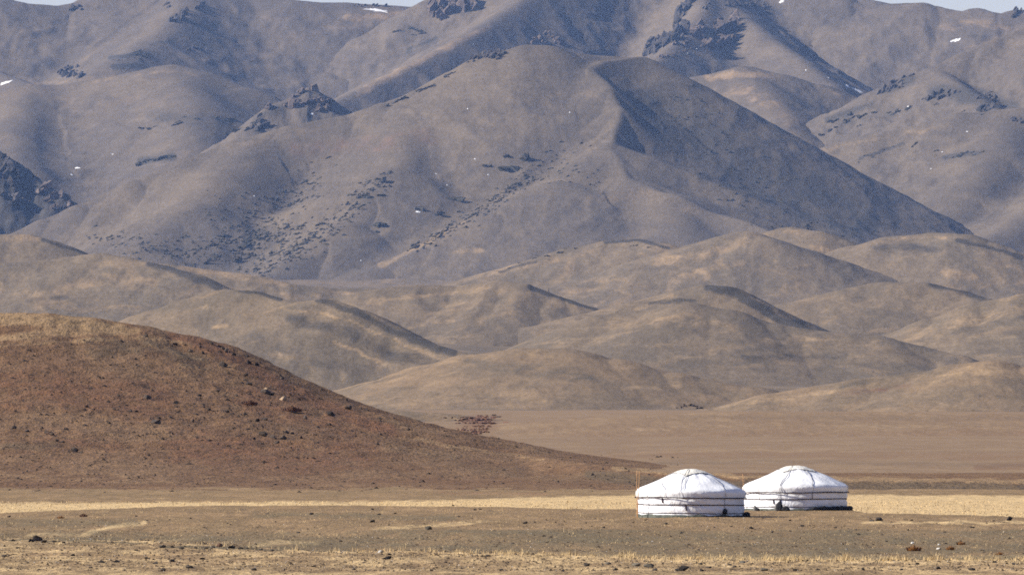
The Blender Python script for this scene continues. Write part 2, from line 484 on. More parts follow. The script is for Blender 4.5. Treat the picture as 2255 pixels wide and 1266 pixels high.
# far skyline masses
hill('back_left', 'mountain_back_left', 'hazy grey mountain slope under the pale sky in the upper left corner',
     [([(-2300, 240, 16700), (-1800, 120, 16700), (-1400, 20, 16700), (-900, -30, 16700), (-400, -10, 16600), (0, -4, 16500), (30, 3, 16500), (60, 8, 16500), (120, 13, 16520), (185, 2, 16550), (260, -30, 16600), (400, -45, 16650), (520, -30, 16600), (650, 1, 16500), (700, 5, 16500), (760, 6, 16500), (800, 9, 16500), (850, 12, 16500), (900, 15, 16500), (945, 13, 16500), (1100, 60, 16500)], 0.5, 0.30, 25),
      ([(-300, 60, 16300), (-100, 120, 15900), (60, 185, 15500), (120, 215, 15300)], 0.5, 0.5, 20),
      ([(430, -20, 16500), (330, 90, 15900), (250, 140, 15600)], 0.45, 0.45, 30)],
     (-2300, 1250, 13800, 17300), 300, 820, M_far, gully=(12, 160), rough=(3, 45), seed=11, join=30,
     covers=[(0, [(400, 150), (560, 120), (700, 60), (880, 40)], 25, 0.35), (0, [(760, 40), (900, 30), (960, 25)], 9, 0.9),
             (0, [(60, 190), (170, 178), (250, 165)], 5, 0.6), (1, [(905, 72)], (40, 11), 0.95),
             (1, [(240, 128), (330, 115)], 5, 0.8), (1, [(250, 148), (320, 145)], 8, 0.8), (1, [(330, 98), (380, 90)], 4, 0.7)])
hill('center', 'mountain_back_center', 'hazy grey peak rising past the top edge behind the main mountain',
     [([(960, 25, 16300), (975, -10, 16300), (1100, -60, 16350), (1300, -90, 16400), (1500, -75, 16350), (1700, -30, 16300), (1850, -8, 16200), (1990, 40, 16100), (2100, 90, 16000)], 0.5, 0.48, 25),
      ([(1250, -70, 16200), (1120, 20, 15800), (1010, 90, 15450), (900, 145, 15200), (780, 203, 15000), (690, 250, 14850)], 0.55, 0.5, 16),
      ([(1560, -50, 16200), (1545, 30, 15800), (1500, 90, 15500), (1440, 135, 15300), (1380, 175, 15150)], 0.55, 0.6, 14),
      ([(1600, 10, 16000), (1680, 75, 15650), (1760, 130, 15400), (1850, 205, 15150)], 0.5, 0.5, 18)],
     (560, 2150, 13800, 17100), 330, 560, M_far, gully=(10, 130), rough=(3, 40), seed=23, join=25,
     covers=[(0, [(790, 205), (900, 148), (1010, 92), (1080, 60)], 9, 0.75), (0, [(1120, 60), (1350, 20), (1420, 60)], 25, 0.3),
             (1, [(900, 110), (960, 85)], 4, 0.8), (1, [(860, 130), (930, 110)], 3, 0.5),
             (0, [(1560, 130), (1700, 100), (1720, 60)], 18, 0.3)])
hill('back_right', 'mountain_back_right', 'hazy grey mountain slope under the pale sky in the upper right corner',
     [([(1780, -20, 16300), (1910, -1, 16200), (1960, 8, 16150), (2030, 6, 16100), (2060, 14, 16100), (2120, 25, 16050), (2150, 18, 16050), (2190, 28, 16000), (2225, 36, 16000), (2240, 22, 16000), (2300, 34, 15950), (2500, 20, 15900), (2900, 60, 15900), (3300, 90, 15900), (3800, 250, 15900)], 0.5, 0.34, 18),
      ([(2400, 20, 15800), (2270, 80, 15400), (2130, 125, 15100), (2000, 175, 14900)], 0.5, 0.45, 16)],
     (1650, 3900, 13600, 16900), 280, 620, M_far, gully=(9, 130), rough=(3, 40), seed=37, join=20,
     covers=[(0, [(2080, 60), (2160, 50), (2230, 65)], 12, 0.6), (0, [(2230, 68), (2150, 100), (2080, 125)], 6, 0.5), (1, [(2100, 75), (2170, 82)], 4, 0.6), (1, [(1930, 10), (2010, 8)], 4, 0.5)])
hill('dome_left', 'mountain_dome_left', 'smooth dark domed mountain shoulder at the upper left, behind the main ridge',
     [([(-1300, 460, 14000), (-700, 330, 14000), (-300, 250, 14000), (0, 207, 14000), (100, 192, 14000), (200, 178, 14000), (300, 160, 13980), (380, 153, 13950), (450, 166, 13900), (540, 195, 13850), (620, 228, 13800), (720, 275, 13750)], 0.5, 0.42, 30),
      ([(380, 155, 13940), (440, 230, 13500), (420, 330, 13150), (330, 420, 12800)], 0.42, 0.45, 35),
      ([(60, 200, 14000), (30, 300, 13500), (60, 400, 13000)], 0.5, 0.45, 30)],
     (-1500, 850, 11900, 14600), 300, 620, M_far, gully=(10, 180), rough=(2, 40), seed=43, join=35,
     covers=[(0, [(200, 182), (300, 164), (380, 157), (440, 170)], 5, 0.5), (0, [(200, 440), (320, 380), (430, 335)], 14, 0.35),
             (1, [(330, 250), (420, 265), (530, 265)], 16, 0.4), (1, [(310, 355), (380, 345)], 10, 0.8)])
hill('crag_ridge', 'mountain_crag_ridge', 'short rocky ridge carrying a reddish crag left of the main mountain',
     [([(480, 330, 12900), (560, 272, 12950), (600, 232, 13000), (640, 214, 13030), (680, 192, 13050), (722, 214, 13050), (742, 242, 13050), (790, 256, 13000), (860, 290, 12950)], 0.7, 0.6, 5)],
     (420, 950, 12100, 13400), 130, 240, M_far, gully=(6, 60), rough=(4, 25), seed=47, covers=[(1, [(560, 262), (620, 240)], 8, 0.5)])
hill('lit_dome', 'mountain_dome_right', 'sunlit tan shoulder in the gap right of the main mountain',
     [([(1380, 215, 13900), (1480, 180, 13850), (1560, 165, 13800), (1640, 152, 13780), (1720, 163, 13760), (1800, 186, 13740), (1870, 216, 13700), (1950, 250, 13680), (2050, 300, 13650)], 0.4, 0.36, 22),
      ([(1640, 152, 13780), (1690, 210, 13500), (1740, 290, 13150)], 0.4, 0.4, 25)],
     (1300, 2150, 12300, 14300), 220, 340, M_far, gully=(6, 100), rough=(2, 30), seed=53, join=18,
     covers=[(0, [(1560, 172), (1640, 160), (1700, 168)], 10, 0.9), (0, [(1560, 210), (1650, 200), (1730, 250), (1750, 285)], 22, 0.6), (0, [(1800, 188), (1870, 218)], 3, 0.7)])
hill('right_ridge', 'mountain_ridge_right', 'dark rocky ridge climbing to the right edge under the far skyline',
     [([(1700, 330, 13250), (1740, 297, 13300), (1780, 276, 13300), (1830, 249, 13300), (1900, 216, 13300), (1960, 187, 13300), (2010, 166, 13300), (2060, 150, 13300), (2130, 115, 13320), (2200, 85, 13350), (2300, 45, 13400), (2500, 0, 13450), (2900, -40, 13500), (3300, 80, 13500), (3800, 330, 13500)], 0.5, 0.5, 14),
      ([(2060, 150, 13300), (2120, 190, 13050), (2200, 240, 12850)], 0.6, 0.5, 12),
      ([(2300, 60, 13350), (2330, 150, 13000), (2300, 240, 12800)], 0.5, 0.5, 14)],
     (1650, 3900, 12000, 13900), 220, 640, M_far, gully=(10, 80), rough=(4, 28), seed=59, join=12,
     covers=[(1, [(1950, 195), (2000, 180)], 16, 0.8), (1, [(2060, 200), (2150, 215), (2230, 235)], 22, 0.7), (1, [(1820, 265), (1920, 230)], 8, 0.7),
             (1, [(1850, 270), (2000, 240)], 14, 0.45)])
hill('right_slope', 'mountain_slope_right', 'broad smooth grey mountain slope at the right edge, right of the main mountain',
     [([(1660, 380, 12650), (1770, 336, 12700), (1850, 312, 12700), (1950, 290, 12700), (2050, 268, 12700), (2120, 247, 12700), (2180, 250, 12700), (2255, 243, 12700), (2400, 225, 12700), (2900, 200, 12700), (3300, 290, 12700), (3700, 430, 12700)], 0.5, 0.40, 16),
      ([(2230, 250, 12700), (2200, 330, 12400), (2130, 420, 12150), (2050, 510, 11900)], 0.45, 0.4, 30),
      ([(2500, 300, 12400), (2330, 430, 11950), (2150, 545, 11650)], 0.45, 0.42, 25)],
     (1600, 3800, 10800, 13100), 260, 640, M_main, gully=(8, 130), rough=(1.8, 28), seed=61, join=25,
     covers=[(0, [(1790, 335), (1860, 322), (1960, 300), (2060, 285)], 8, 0.55), (0, [(1800, 350), (1850, 345)], 10, 0.5), (1, [(1890, 350), (1990, 315)], 4, 0.8),
             (1, [(2080, 345), (2160, 335)], 7, 0.7), (0, [(2100, 480), (2200, 430), (2255, 410)], 12, 0.3)])
hill('main', 'mountain_main', 'large pyramid-shaped grey mountain filling the centre, its right face in shade',
     [([(1200, 105, 12000), (1160, 104, 12000), (1120, 114, 12000), (1080, 116, 12000), (1050, 130, 11990), (1000, 156, 11980), (930, 195, 11960), (850, 226, 11940), (760, 255, 11920), (640, 276, 11900), (520, 310, 11870), (420, 346, 11840), (300, 396, 11800), (180, 450, 11760), (100, 482, 11740), (0, 525, 11700), (-200, 590, 11650)], 0.46, 0.6, 14),
      ([(1150, 103, 12000), (1220, 104, 12010), (1260, 116, 12020), (1300, 122, 12040), (1350, 124, 12055), (1425, 131, 12060)], 0.6, 0.42, 14),
      ([(1440, 134, 12120), (1420, 130, 12060), (1330, 135, 11990), (1300, 152, 11940), (1346, 192, 11850), (1366, 236, 11780), (1353, 284, 11700), (1346, 330, 11620), (1385, 398, 11500), (1480, 432, 11430), (1560, 466, 11370), (1650, 488, 11310), (1740, 530, 11230)], 0.715, 0.44, 5),
      ([(1340, 320, 11630), (1230, 400, 11500), (1100, 470, 11400), (950, 545, 11300), (830, 592, 11220)], 0.30, 0.34, 25),
      ([(1385, 398, 11500), (1300, 480, 11370), (1150, 545, 11270), (1000, 600, 11180)], 0.26, 0.30, 25),
      ([(1480, 432, 11430), (1500, 500, 11280), (1450, 560, 11150)], 0.26, 0.30, 25),
      ([(930, 230, 11900), (870, 370, 11600), (760, 490, 11400), (600, 605, 11200)], 0.40, 0.40, 25),
      ([(560, 310, 11850), (430, 450, 11560), (300, 540, 11380)], 0.38, 0.38, 30)],
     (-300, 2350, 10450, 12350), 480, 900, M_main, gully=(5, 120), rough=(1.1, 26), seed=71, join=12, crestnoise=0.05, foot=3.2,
     covers=[(0, [(1250, 180), (1340, 230), (1350, 262), (1290, 320)], 16, 0.3), (0, [(1330, 300), (1240, 400), (1050, 500), (880, 575)], 16, 0.3),
             (0, [(840, 585), (930, 540), (1020, 490)], 7, 0.8), (0, [(1300, 440), (1420, 425), (1540, 470)], 16, 0.45), (0, [(1000, 555), (1060, 550)], 7, 0.8),
             (0, [(420, 350), (560, 312), (700, 285)], 12, 0.35), (0, [(600, 300), (800, 270), (900, 280)], 25, 0.3),
             (1, [(600, 600), (700, 570), (800, 520)], 12, 0.35), (1, [(440, 470), (600, 520), (560, 590), (420, 560)], 35, 0.3),
             (1, [(1300, 150), (1400, 250), (1500, 400)], 20, 0.35), (1, [(1420, 160), (1560, 230)], 14, 0.3), (1, [(1440, 240), (1680, 400), (1900, 500)], 75, 0.6),  # right-face strokes: dark scrub with the face's shade painted in
             (1, [(1220, 545), (1300, 520), (1420, 540)], 25, 0.25), (2, [(650, 330), (800, 320), (950, 300)], 25, 0.35)])
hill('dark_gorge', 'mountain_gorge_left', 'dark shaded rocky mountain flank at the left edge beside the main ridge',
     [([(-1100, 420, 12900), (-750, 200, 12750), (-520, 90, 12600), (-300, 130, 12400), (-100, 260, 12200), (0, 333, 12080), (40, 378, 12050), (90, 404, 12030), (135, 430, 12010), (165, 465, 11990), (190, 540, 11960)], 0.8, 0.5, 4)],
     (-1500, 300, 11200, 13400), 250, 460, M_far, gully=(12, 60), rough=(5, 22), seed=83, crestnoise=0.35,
     covers=[(1, [(0, 440)], (600, 300), 1.0)])  # whole flank darkened: its shade painted over the dark rock

# foothills; dark strokes on right flanks are shade painted into the cover
FH = [
 ('f', 'low tan foothill with a dark broken crest below the central spur', [(1020, 625, 8500), (1100, 602, 8500), (1170, 576, 8500), (1260, 546, 8450), (1340, 531, 8450), (1400, 526, 8450), (1460, 536, 8400), (1490, 550, 8380), (1560, 585, 8350)], 0.35, 0.26, 9, M_foot_far,
  [(1, [(1330, 535), (1400, 529), (1470, 545)], 4, 0.95), (1, [(1100, 600), (1180, 575)], 3, 0.7), (0, [(1050, 605), (1200, 580), (1320, 550)], 8, 0.5)]),
 ('g1', 'rounded tan foothill below the foot of the shaded mountain face', [(1360, 600, 8150), (1450, 562, 8150), (1540, 536, 8150), (1600, 519, 8150), (1640, 509, 8150), (1690, 525, 8120), (1760, 560, 8100), (1840, 600, 8080)], 0.35, 0.28, 10, M_foot_far,
  [(0, [(1450, 580), (1560, 560), (1640, 530)], 14, 0.55), (0, [(1480, 620), (1560, 590), (1640, 580)], 10, 0.5)]),
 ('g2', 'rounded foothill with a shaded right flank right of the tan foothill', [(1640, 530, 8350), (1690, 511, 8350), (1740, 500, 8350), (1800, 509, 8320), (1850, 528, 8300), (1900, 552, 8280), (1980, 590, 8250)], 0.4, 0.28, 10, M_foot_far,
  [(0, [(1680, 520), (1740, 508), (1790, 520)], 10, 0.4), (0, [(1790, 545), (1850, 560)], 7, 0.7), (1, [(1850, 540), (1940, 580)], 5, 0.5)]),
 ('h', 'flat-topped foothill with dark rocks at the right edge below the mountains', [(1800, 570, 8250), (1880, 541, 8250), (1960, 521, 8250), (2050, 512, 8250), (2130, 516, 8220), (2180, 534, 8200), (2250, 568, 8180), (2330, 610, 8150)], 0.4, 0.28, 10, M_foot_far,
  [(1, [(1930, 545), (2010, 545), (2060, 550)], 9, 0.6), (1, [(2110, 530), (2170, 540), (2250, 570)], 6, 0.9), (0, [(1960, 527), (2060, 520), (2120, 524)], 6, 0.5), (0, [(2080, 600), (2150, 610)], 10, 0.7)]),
 ('a', 'low brown foothill at the left edge under the shaded gorge', [(-700, 680, 7500), (-550, 560, 7500), (-400, 525, 7500), (-100, 522, 7500), (0, 517, 7500), (60, 516, 7500), (110, 529, 7480), (190, 561, 7450), (260, 595, 7430)], 0.45, 0.28, 7, M_foot_far,
  [(0, [(0, 522), (80, 525)], 12, 0.5), (1, [(95, 527), (190, 560)], 5, 0.9)]),
 ('c', 'pale tan foothill strip below the scrub-covered mountain foot', [(300, 580, 7300), (360, 581, 7300), (450, 592, 7300), (560, 606, 7280), (640, 626, 7250), (740, 636, 7250), (850, 634, 7250), (1000, 645, 7250)], 0.3, 0.2, 8, M_foot_far,
  [(0, [(400, 590), (560, 610), (650, 630)], 10, 0.7), (0, [(700, 650), (850, 640)], 10, 0.5)]),
 ('b', 'rounded grey foothill with a dark right flank at the left edge', [(-600, 720, 6600), (-450, 640, 6600), (-300, 605, 6600), (-50, 585, 6600), (100, 572, 6600), (190, 561, 6600), (230, 557, 6590), (280, 567, 6570), (360, 585, 6540), (430, 606, 6500), (490, 636, 6460), (560, 672, 6420)], 0.5, 0.26, 7, M_foot_far,
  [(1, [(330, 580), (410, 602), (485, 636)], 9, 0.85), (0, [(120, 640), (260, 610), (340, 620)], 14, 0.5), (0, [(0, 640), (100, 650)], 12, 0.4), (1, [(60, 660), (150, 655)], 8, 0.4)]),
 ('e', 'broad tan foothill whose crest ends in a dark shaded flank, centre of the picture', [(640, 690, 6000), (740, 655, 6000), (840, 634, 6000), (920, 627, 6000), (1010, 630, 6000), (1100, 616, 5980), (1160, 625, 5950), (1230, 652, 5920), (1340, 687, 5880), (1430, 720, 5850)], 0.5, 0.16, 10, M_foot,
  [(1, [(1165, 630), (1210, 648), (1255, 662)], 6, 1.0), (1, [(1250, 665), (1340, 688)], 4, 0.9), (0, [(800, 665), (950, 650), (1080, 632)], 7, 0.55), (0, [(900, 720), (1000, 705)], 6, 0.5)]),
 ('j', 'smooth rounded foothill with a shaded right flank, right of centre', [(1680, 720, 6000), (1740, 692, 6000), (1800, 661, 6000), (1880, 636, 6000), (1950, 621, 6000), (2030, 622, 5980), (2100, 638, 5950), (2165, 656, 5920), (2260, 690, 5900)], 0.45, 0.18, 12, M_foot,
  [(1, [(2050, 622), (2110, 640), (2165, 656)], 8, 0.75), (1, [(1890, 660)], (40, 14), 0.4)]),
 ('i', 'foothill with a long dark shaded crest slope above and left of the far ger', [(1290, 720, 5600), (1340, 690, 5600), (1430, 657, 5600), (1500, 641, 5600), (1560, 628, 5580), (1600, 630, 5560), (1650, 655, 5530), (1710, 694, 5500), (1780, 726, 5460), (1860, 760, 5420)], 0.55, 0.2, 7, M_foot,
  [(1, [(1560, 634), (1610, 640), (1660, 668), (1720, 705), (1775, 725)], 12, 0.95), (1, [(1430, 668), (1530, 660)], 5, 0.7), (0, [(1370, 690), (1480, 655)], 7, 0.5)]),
 ('m2', 'long tan foothill slope rising to the right edge above the near mound', [(1780, 790, 4900), (1930, 742, 4900), (2050, 702, 4900), (2150, 667, 4900), (2255, 646, 4900), (2500, 640, 4900), (2720, 700, 4900), (2900, 830, 4900)], 0.4, 0.13, 20, M_foot,
  [(0, [(2000, 745), (2150, 700), (2255, 680)], 14, 0.5), (1, [(2100, 730), (2255, 700)], 8, 0.35)]),
 ('k', 'wide low tan foothill in the middle distance behind the near ger', [(980, 810, 4700), (1080, 790, 4700), (1160, 764, 4700), (1250, 722, 4700), (1330, 693, 4700), (1450, 680, 4700), (1520, 667, 4680), (1600, 682, 4660), (1700, 712, 4640), (1800, 728, 4620), (1930, 738, 4600), (2100, 780, 4550)], 0.3, 0.12, 22, M_foot,
  [(0, [(1350, 720), (1500, 700), (1620, 720)], 12, 0.5), (0, [(1200, 760), (1350, 745)], 10, 0.4), (1, [(1640, 790), (1800, 785), (1860, 780)], 9, 0.5), (0, [(1560, 775), (1700, 750), (1830, 745)], 9, 0.5), (1, [(1500, 800), (1700, 815)], 10, 0.3)]),
 ('d', 'grey foothill with tan streaks behind the brown hill, sloping down to the right', [(180, 740, 4350), (290, 712, 4350), (350, 692, 4350), (420, 657, 4350), (500, 637, 4350), (560, 641, 4330), (625, 661, 4300), (660, 664, 4290), (720, 658, 4280), (790, 681, 4250), (850, 711, 4230), (950, 757, 4190), (1050, 786, 4150), (1150, 815, 4100)], 0.5, 0.26, 5, M_foot,
  [(1, [(530, 640), (580, 648), (620, 662)], 5, 0.9), (1, [(700, 660), (790, 690), (850, 722), (950, 765), (1000, 778)], 9, 0.85), (1, [(640, 700), (760, 730), (850, 780), (960, 800)], 15, 0.55), (1, [(560, 740), (700, 800), (850, 820)], 14, 0.4),
   (0, [(735, 752), (790, 775), (840, 800)], 5, 0.9), (0, [(620, 680), (720, 690), (800, 720), (900, 762), (970, 790)], 4, 0.8), (0, [(470, 720), (500, 716)], 5, 0.8), (0, [(600, 780), (680, 790)], 10, 0.5), (0, [(380, 700), (500, 660)], 7, 0.4)]),
 ('l', 'low pale mound at the foot of the foothills, centre', [(640, 885, 3350), (720, 862, 3350), (850, 836, 3350), (960, 802, 3350), (1060, 778, 3350), (1160, 766, 3340), (1250, 768, 3330), (1350, 790, 3320), (1480, 820, 3300), (1650, 850, 3280), (1800, 880, 3250)], 0.3, 0.09, 26, M_foot_near,
  [(0, [(720, 862), (900, 815), (1040, 785)], 6, 0.5), (1, [(1030, 800), (1160, 815), (1300, 830)], 16, 0.45), (1, [(1250, 770), (1340, 790)], 8, 0.4), (0, [(850, 885), (1000, 870), (1300, 880)], 14, 0.35), (0, [(1350, 855), (1500, 850)], 5, 0.7)]),
 ('m', 'rounded tan mound at the right edge at the back of the plain', [(1480, 915, 2900), (1570, 898, 2900), (1700, 866, 2900), (1900, 833, 2900), (2050, 816, 2900), (2120, 801, 2900), (2190, 793, 2890), (2255, 808, 2880), (2350, 840, 2870), (2500, 870, 2850), (2650, 905, 2850)], 0.35, 0.10, 18, M_foot_near,
  [(0, [(2050, 835), (2130, 815), (2200, 812)], 12, 0.75), (0, [(1620, 890), (1850, 860)], 6, 0.5), (1, [(1850, 850), (1980, 825), (2050, 818)], 7, 0.5), (1, [(2200, 870), (2255, 880)], 10, 0.4), (2, [(1850, 865), (2000, 850)], 8, 0.4)]),
 ('n', 'low swell crossing the reddish plain behind both gers', [(880, 985, 1550), (1000, 967, 1550), (1100, 953, 1560), (1200, 945, 1580), (1300, 930, 1600), (1400, 923, 1620), (1480, 913, 1650), (1560, 916, 1660), (1650, 906, 1680), (1780, 913, 1690), (1900, 907, 1700), (2050, 916, 1700), (2160, 910, 1700), (2255, 914, 1700), (2900, 925, 1700)], 0.06, 0.03, 8, M_midplain,
  [(1, [(1150, 925), (1400, 915), (1500, 918), (1900, 920), (2255, 922)], 7, 0.35), (2, [(1054, 934)], (60, 26), 1.0), (0, [(1250, 925), (1480, 912)], 3, 0.4), (2, [(1100, 975), (1500, 965), (2255, 960)], 22, 0.35), (0, [(1400, 945), (1700, 935), (2255, 942)], 5, 0.3), (1, [(1300, 985), (1700, 975), (2255, 980)], 5, 0.3)]),
 ('o', 'small grey mound at the end of the brown hill', [(740, 940, 2100), (810, 912, 2100), (870, 904, 2100), (940, 908, 2100), (985, 930, 2090), (1020, 958, 2080), (1080, 990, 2070)], 0.2, 0.1, 6, M_foot_near,
  [(1, [(900, 930)], (90, 35), 0.45), (2, [(1054, 934)], (60, 26), 1.0)]),
]
for key, label, pts, sb, sf, r, mat, cov in FH:
    px = [p[0] for p in pts]; dd = [p[2] for p in pts]
    dm = sum(dd) / len(dd); s = dm / F
    zmax = max(P(*p)[2] - float(base_s(p[2])) for p in pts)
    depth = zmax * 1.35 / sf * 1.9
    near = max(min(dd) - depth, min(dd) * (0.55 if key == 'n' else 0.6)); far = max(dd) + zmax / sb * 1.6
    rows = int(min(220, max(90, (far - near) / (s * 6)))); cols = int(min(360, max(120, (max(px) - min(px) + 300) / 3.6)))
    hill(key, 'foothill', label, [(pts, sb, sf, r)], (min(px) - 150, max(px) + 150, near, far), rows, cols, mat, cov,
         gully=(0.0 if key in 'no' else s * (2.5 if key in 'lmk' else 4.5), s * 120), gy=3.2, rough=(s * 1.5 if key not in 'no' else s * 2, s * 22), seed=100 + sum(map(ord, key)) * 7, k=2.2 if sf < 0.17 and key not in 'no' else 1.0, crestnoise=0.3, tilt=0.012 if key in 'no' else 0.04 if sf < 0.17 else 0.055)

hill('brown', 'hill_brown', 'dark brown stony hill on the left with a tan grassy top and a long low tail',
     [([(-1700, 960, 1080), (-1250, 850, 1100), (-900, 750, 1100), (-400, 700, 1100), (-150, 690, 1100), (0, 688, 1100), (100, 690, 1100), (190, 700, 1100), (300, 716, 1100), (400, 736, 1100), (470, 756, 1098), (520, 784, 1095), (570, 806, 1092), (650, 851, 1088), (720, 886, 1080), (800, 926, 1070), (900, 961, 1050), (1000, 981, 1020), (1200, 1007, 930), (1400, 1036, 830), (1640, 1047, 780), (1900, 1055, 752), (2300, 1061, 735), (2900, 1068, 720)], 0.3, 0.125, 14)],
     (-1900, 3000, 560, 1200), 400, 760, M_hill, k=3.2, apron=True, gully=(0.5, 16), rough=(0.34, 2.8), seed=211, foot=1.2, crestnoise=0.35,
     covers=[(0, [(-200, 700), (0, 700), (150, 708), (260, 722)], 16, 0.95), (0, [(0, 745), (150, 730), (300, 728)], 12, 0.6), (0, [(0, 760), (180, 750), (330, 742), (420, 760)], 6, 0.5),
             (1, [(200, 770), (330, 762), (450, 800)], 22, 0.55), (2, [(0, 850), (150, 860), (350, 880)], 55, 0.55), (2, [(380, 740), (470, 765), (560, 815), (700, 890), (860, 950)], 18, 0.7),
             (1, [(560, 940), (700, 950), (850, 970), (1000, 1010)], 22, 0.35), (2, [(550, 880), (700, 930), (800, 990), (650, 1010), (400, 980)], 45, 0.55), (2, [(100, 960), (250, 980)], 25, 0.35),
             (1, [(0, 985), (120, 980)], 12, 0.5), (0, lambda px, py, V: sstep(-9, 5, py + 5 * fbm(px / 40, px * 0, 3, 91) - np.interp(px, [-900, 0, 700, 1000, 1150, 1400, 1870, 2255, 3000], [1106, 1104, 1100, 1098, 1092, 1086, 1085, 1089, 1092])), 0, 1.0), (0, [(0, 1085), (400, 1082), (700, 1078), (1000, 1080)], 12, 0.35), (0, [(0, 1040), (200, 1050), (500, 1060)], 20, 0.26),
             (0, [(900, 962), (1000, 984), (1200, 1012)], 5, 0.45), (1, [(1000, 1020), (1200, 1050), (1400, 1060)], 16, 0.35), (1, [(1300, 1045), (1450, 1062), (1640, 1068), (1900, 1070), (2300, 1076)], 13, 0.95),
             (0, [(1350, 1031), (1640, 1049), (1900, 1055), (2300, 1061)], 5, 1.0), (0, [(1880, 1072), (2255, 1078)], 5, 0.5)])

# ------------------------------------------------------------------ gers
def canvas_mat(name, col, dirt, bump=0.5):
    m, nt, b = nodes(name)
    tc = N(nt, 'ShaderNodeTexCoord')
    mp = N(nt, 'ShaderNodeMapping'); mp.inputs['Scale'].default_value = (1, 1, 0.8); nt.links.new(tc.outputs['Object'], mp.inputs[0])
    n1 = N(nt, 'ShaderNodeTexNoise'); n1.inputs['Scale'].default_value = 3.2; n1.inputs['Detail'].default_value = 4; n1.inputs['Distortion'].default_value = 1.4
    n2 = N(nt, 'ShaderNodeTexNoise'); n2.inputs['Scale'].default_value = 1.1; n2.inputs['Detail'].default_value = 5
    for n in (n1, n2): nt.links.new(mp.outputs[0], n.inputs['Vector'])
    nt.links.new(mixc(nt, ramp(nt, n2.outputs[0], 0.45, 0.8), col, dirt), b.inputs['Base Color'])
    b.inputs['Roughness'].default_value = 0.8
    bp = N(nt, 'ShaderNodeBump'); bp.inputs['Strength'].default_value = bump; bp.inputs['Distance'].default_value = 0.10
    nt.links.new(n1.outputs[0], bp.inputs['Height']); nt.links.new(bp.outputs[0], b.inputs['Normal'])
    return m
M_canvas = canvas_mat('white_canvas', (0.82, 0.82, 0.82), (0.62, 0.61, 0.60))
M_roofc = canvas_mat('white_roof_canvas', (0.84, 0.84, 0.83), (0.72, 0.71, 0.69), 0.28)
M_cream = canvas_mat('cream_canvas', (0.74, 0.71, 0.62), (0.64, 0.60, 0.50))
M_rope = plain_mat('dark_rope', (0.030, 0.020, 0.024), (0.055, 0.035, 0.040), 20)
M_grope = plain_mat('grey_rope', (0.15, 0.15, 0.17), (0.25, 0.24, 0.25), 20)
M_skirt = plain_mat('base_felt', (0.060, 0.068, 0.056), (0.13, 0.14, 0.115), 3)
M_black = plain_mat('black_cloth', (0.014, 0.015, 0.018), (0.035, 0.035, 0.038), 6, 0.9, 0.6, 0.05)
M_greyc = plain_mat('grey_cloth', (0.10, 0.10, 0.095), (0.20, 0.19, 0.175), 6, 0.9, 0.5, 0.05)
M_wood = plain_mat('pole_wood', (0.40, 0.22, 0.10), (0.52, 0.31, 0.15), 10)

def tube(pts, rad, sides=6):
    pts = np.asarray(pts, float); n = len(pts)
    t = np.gradient(pts, axis=0); t /= np.linalg.norm(t, axis=1)[:, None] + 1e-9
    up = np.where(np.abs(t[:, 2:3]) > 0.9, np.array([[1., 0, 0]]), np.array([[0, 0, 1.]]))
    a = np.cross(t, up); a /= np.linalg.norm(a, axis=1)[:, None] + 1e-9
    b = np.cross(t, a)
    th = np.linspace(0, 2 * np.pi, sides, endpoint=False)
    rad = np.broadcast_to(np.asarray(rad, float), (n,))
    V = pts[:, None, :] + rad[:, None, None] * (np.cos(th)[None, :, None] * a[:, None, :] + np.sin(th)[None, :, None] * b[:, None, :])
    return V.reshape(-1, 3), grid_faces(n, sides, True)

def capped_tube(name, pts, rad, sides=7):
    V, Fc = tube(pts, rad, sides)
    me = bpy.data.meshes.new(name)
    faces = [tuple(int(i) for i in f) for f in Fc]
    n = len(V)
    faces += [tuple(range(sides))[::-1], tuple(range(n - sides, n))]
    me.from_pydata([tuple(v) for v in V], [], faces)
    me.polygons.foreach_set('use_smooth', np.full(len(faces), True)); me.update()
    return me

class Ger:
    def __init__(s, R, seed, tilt):
        s.R, s.seed = R, seed
        k = R / 3.0
        # roof line: crown, straight slope, rounded eave, then the hanging border
        s.pr = np.array([0, .30, .55, .75, 1.0, 1.4, 1.8, 2.2, 2.55, 2.80, 2.95, 3.06, 3.115, 3.11, 3.085, 3.055]) * k
        s.pz = np.array([2.64, 2.63, 2.59, 2.52, 2.415, 2.24, 2.065, 1.89, 1.74, 1.635, 1.565, 1.49, 1.40, 1.30, 1.19, 1.09])
    def roof_z(s, r):
        return np.interp(r, s.pr[:12], s.pz[:12])
    def wall_r(s, phi, z):
        bul = 0.045 * np.abs(np.sin((z - 0.22) / 0.44 * np.pi)) ** 0.7
        w = 0.045 * noise(phi * 7.0 + 3 * z, z * 2.6, s.seed) + 0.030 * noise(phi * 26 + 9 * z, z * 4, s.seed + 1) * sstep(0.6, -0.9, phi + 0.5)
        return s.R + bul + w
    def pt(s, r, phi, z):
        return np.stack([r * np.sin(phi), -r * np.cos(phi), z + 0 * r], -1)

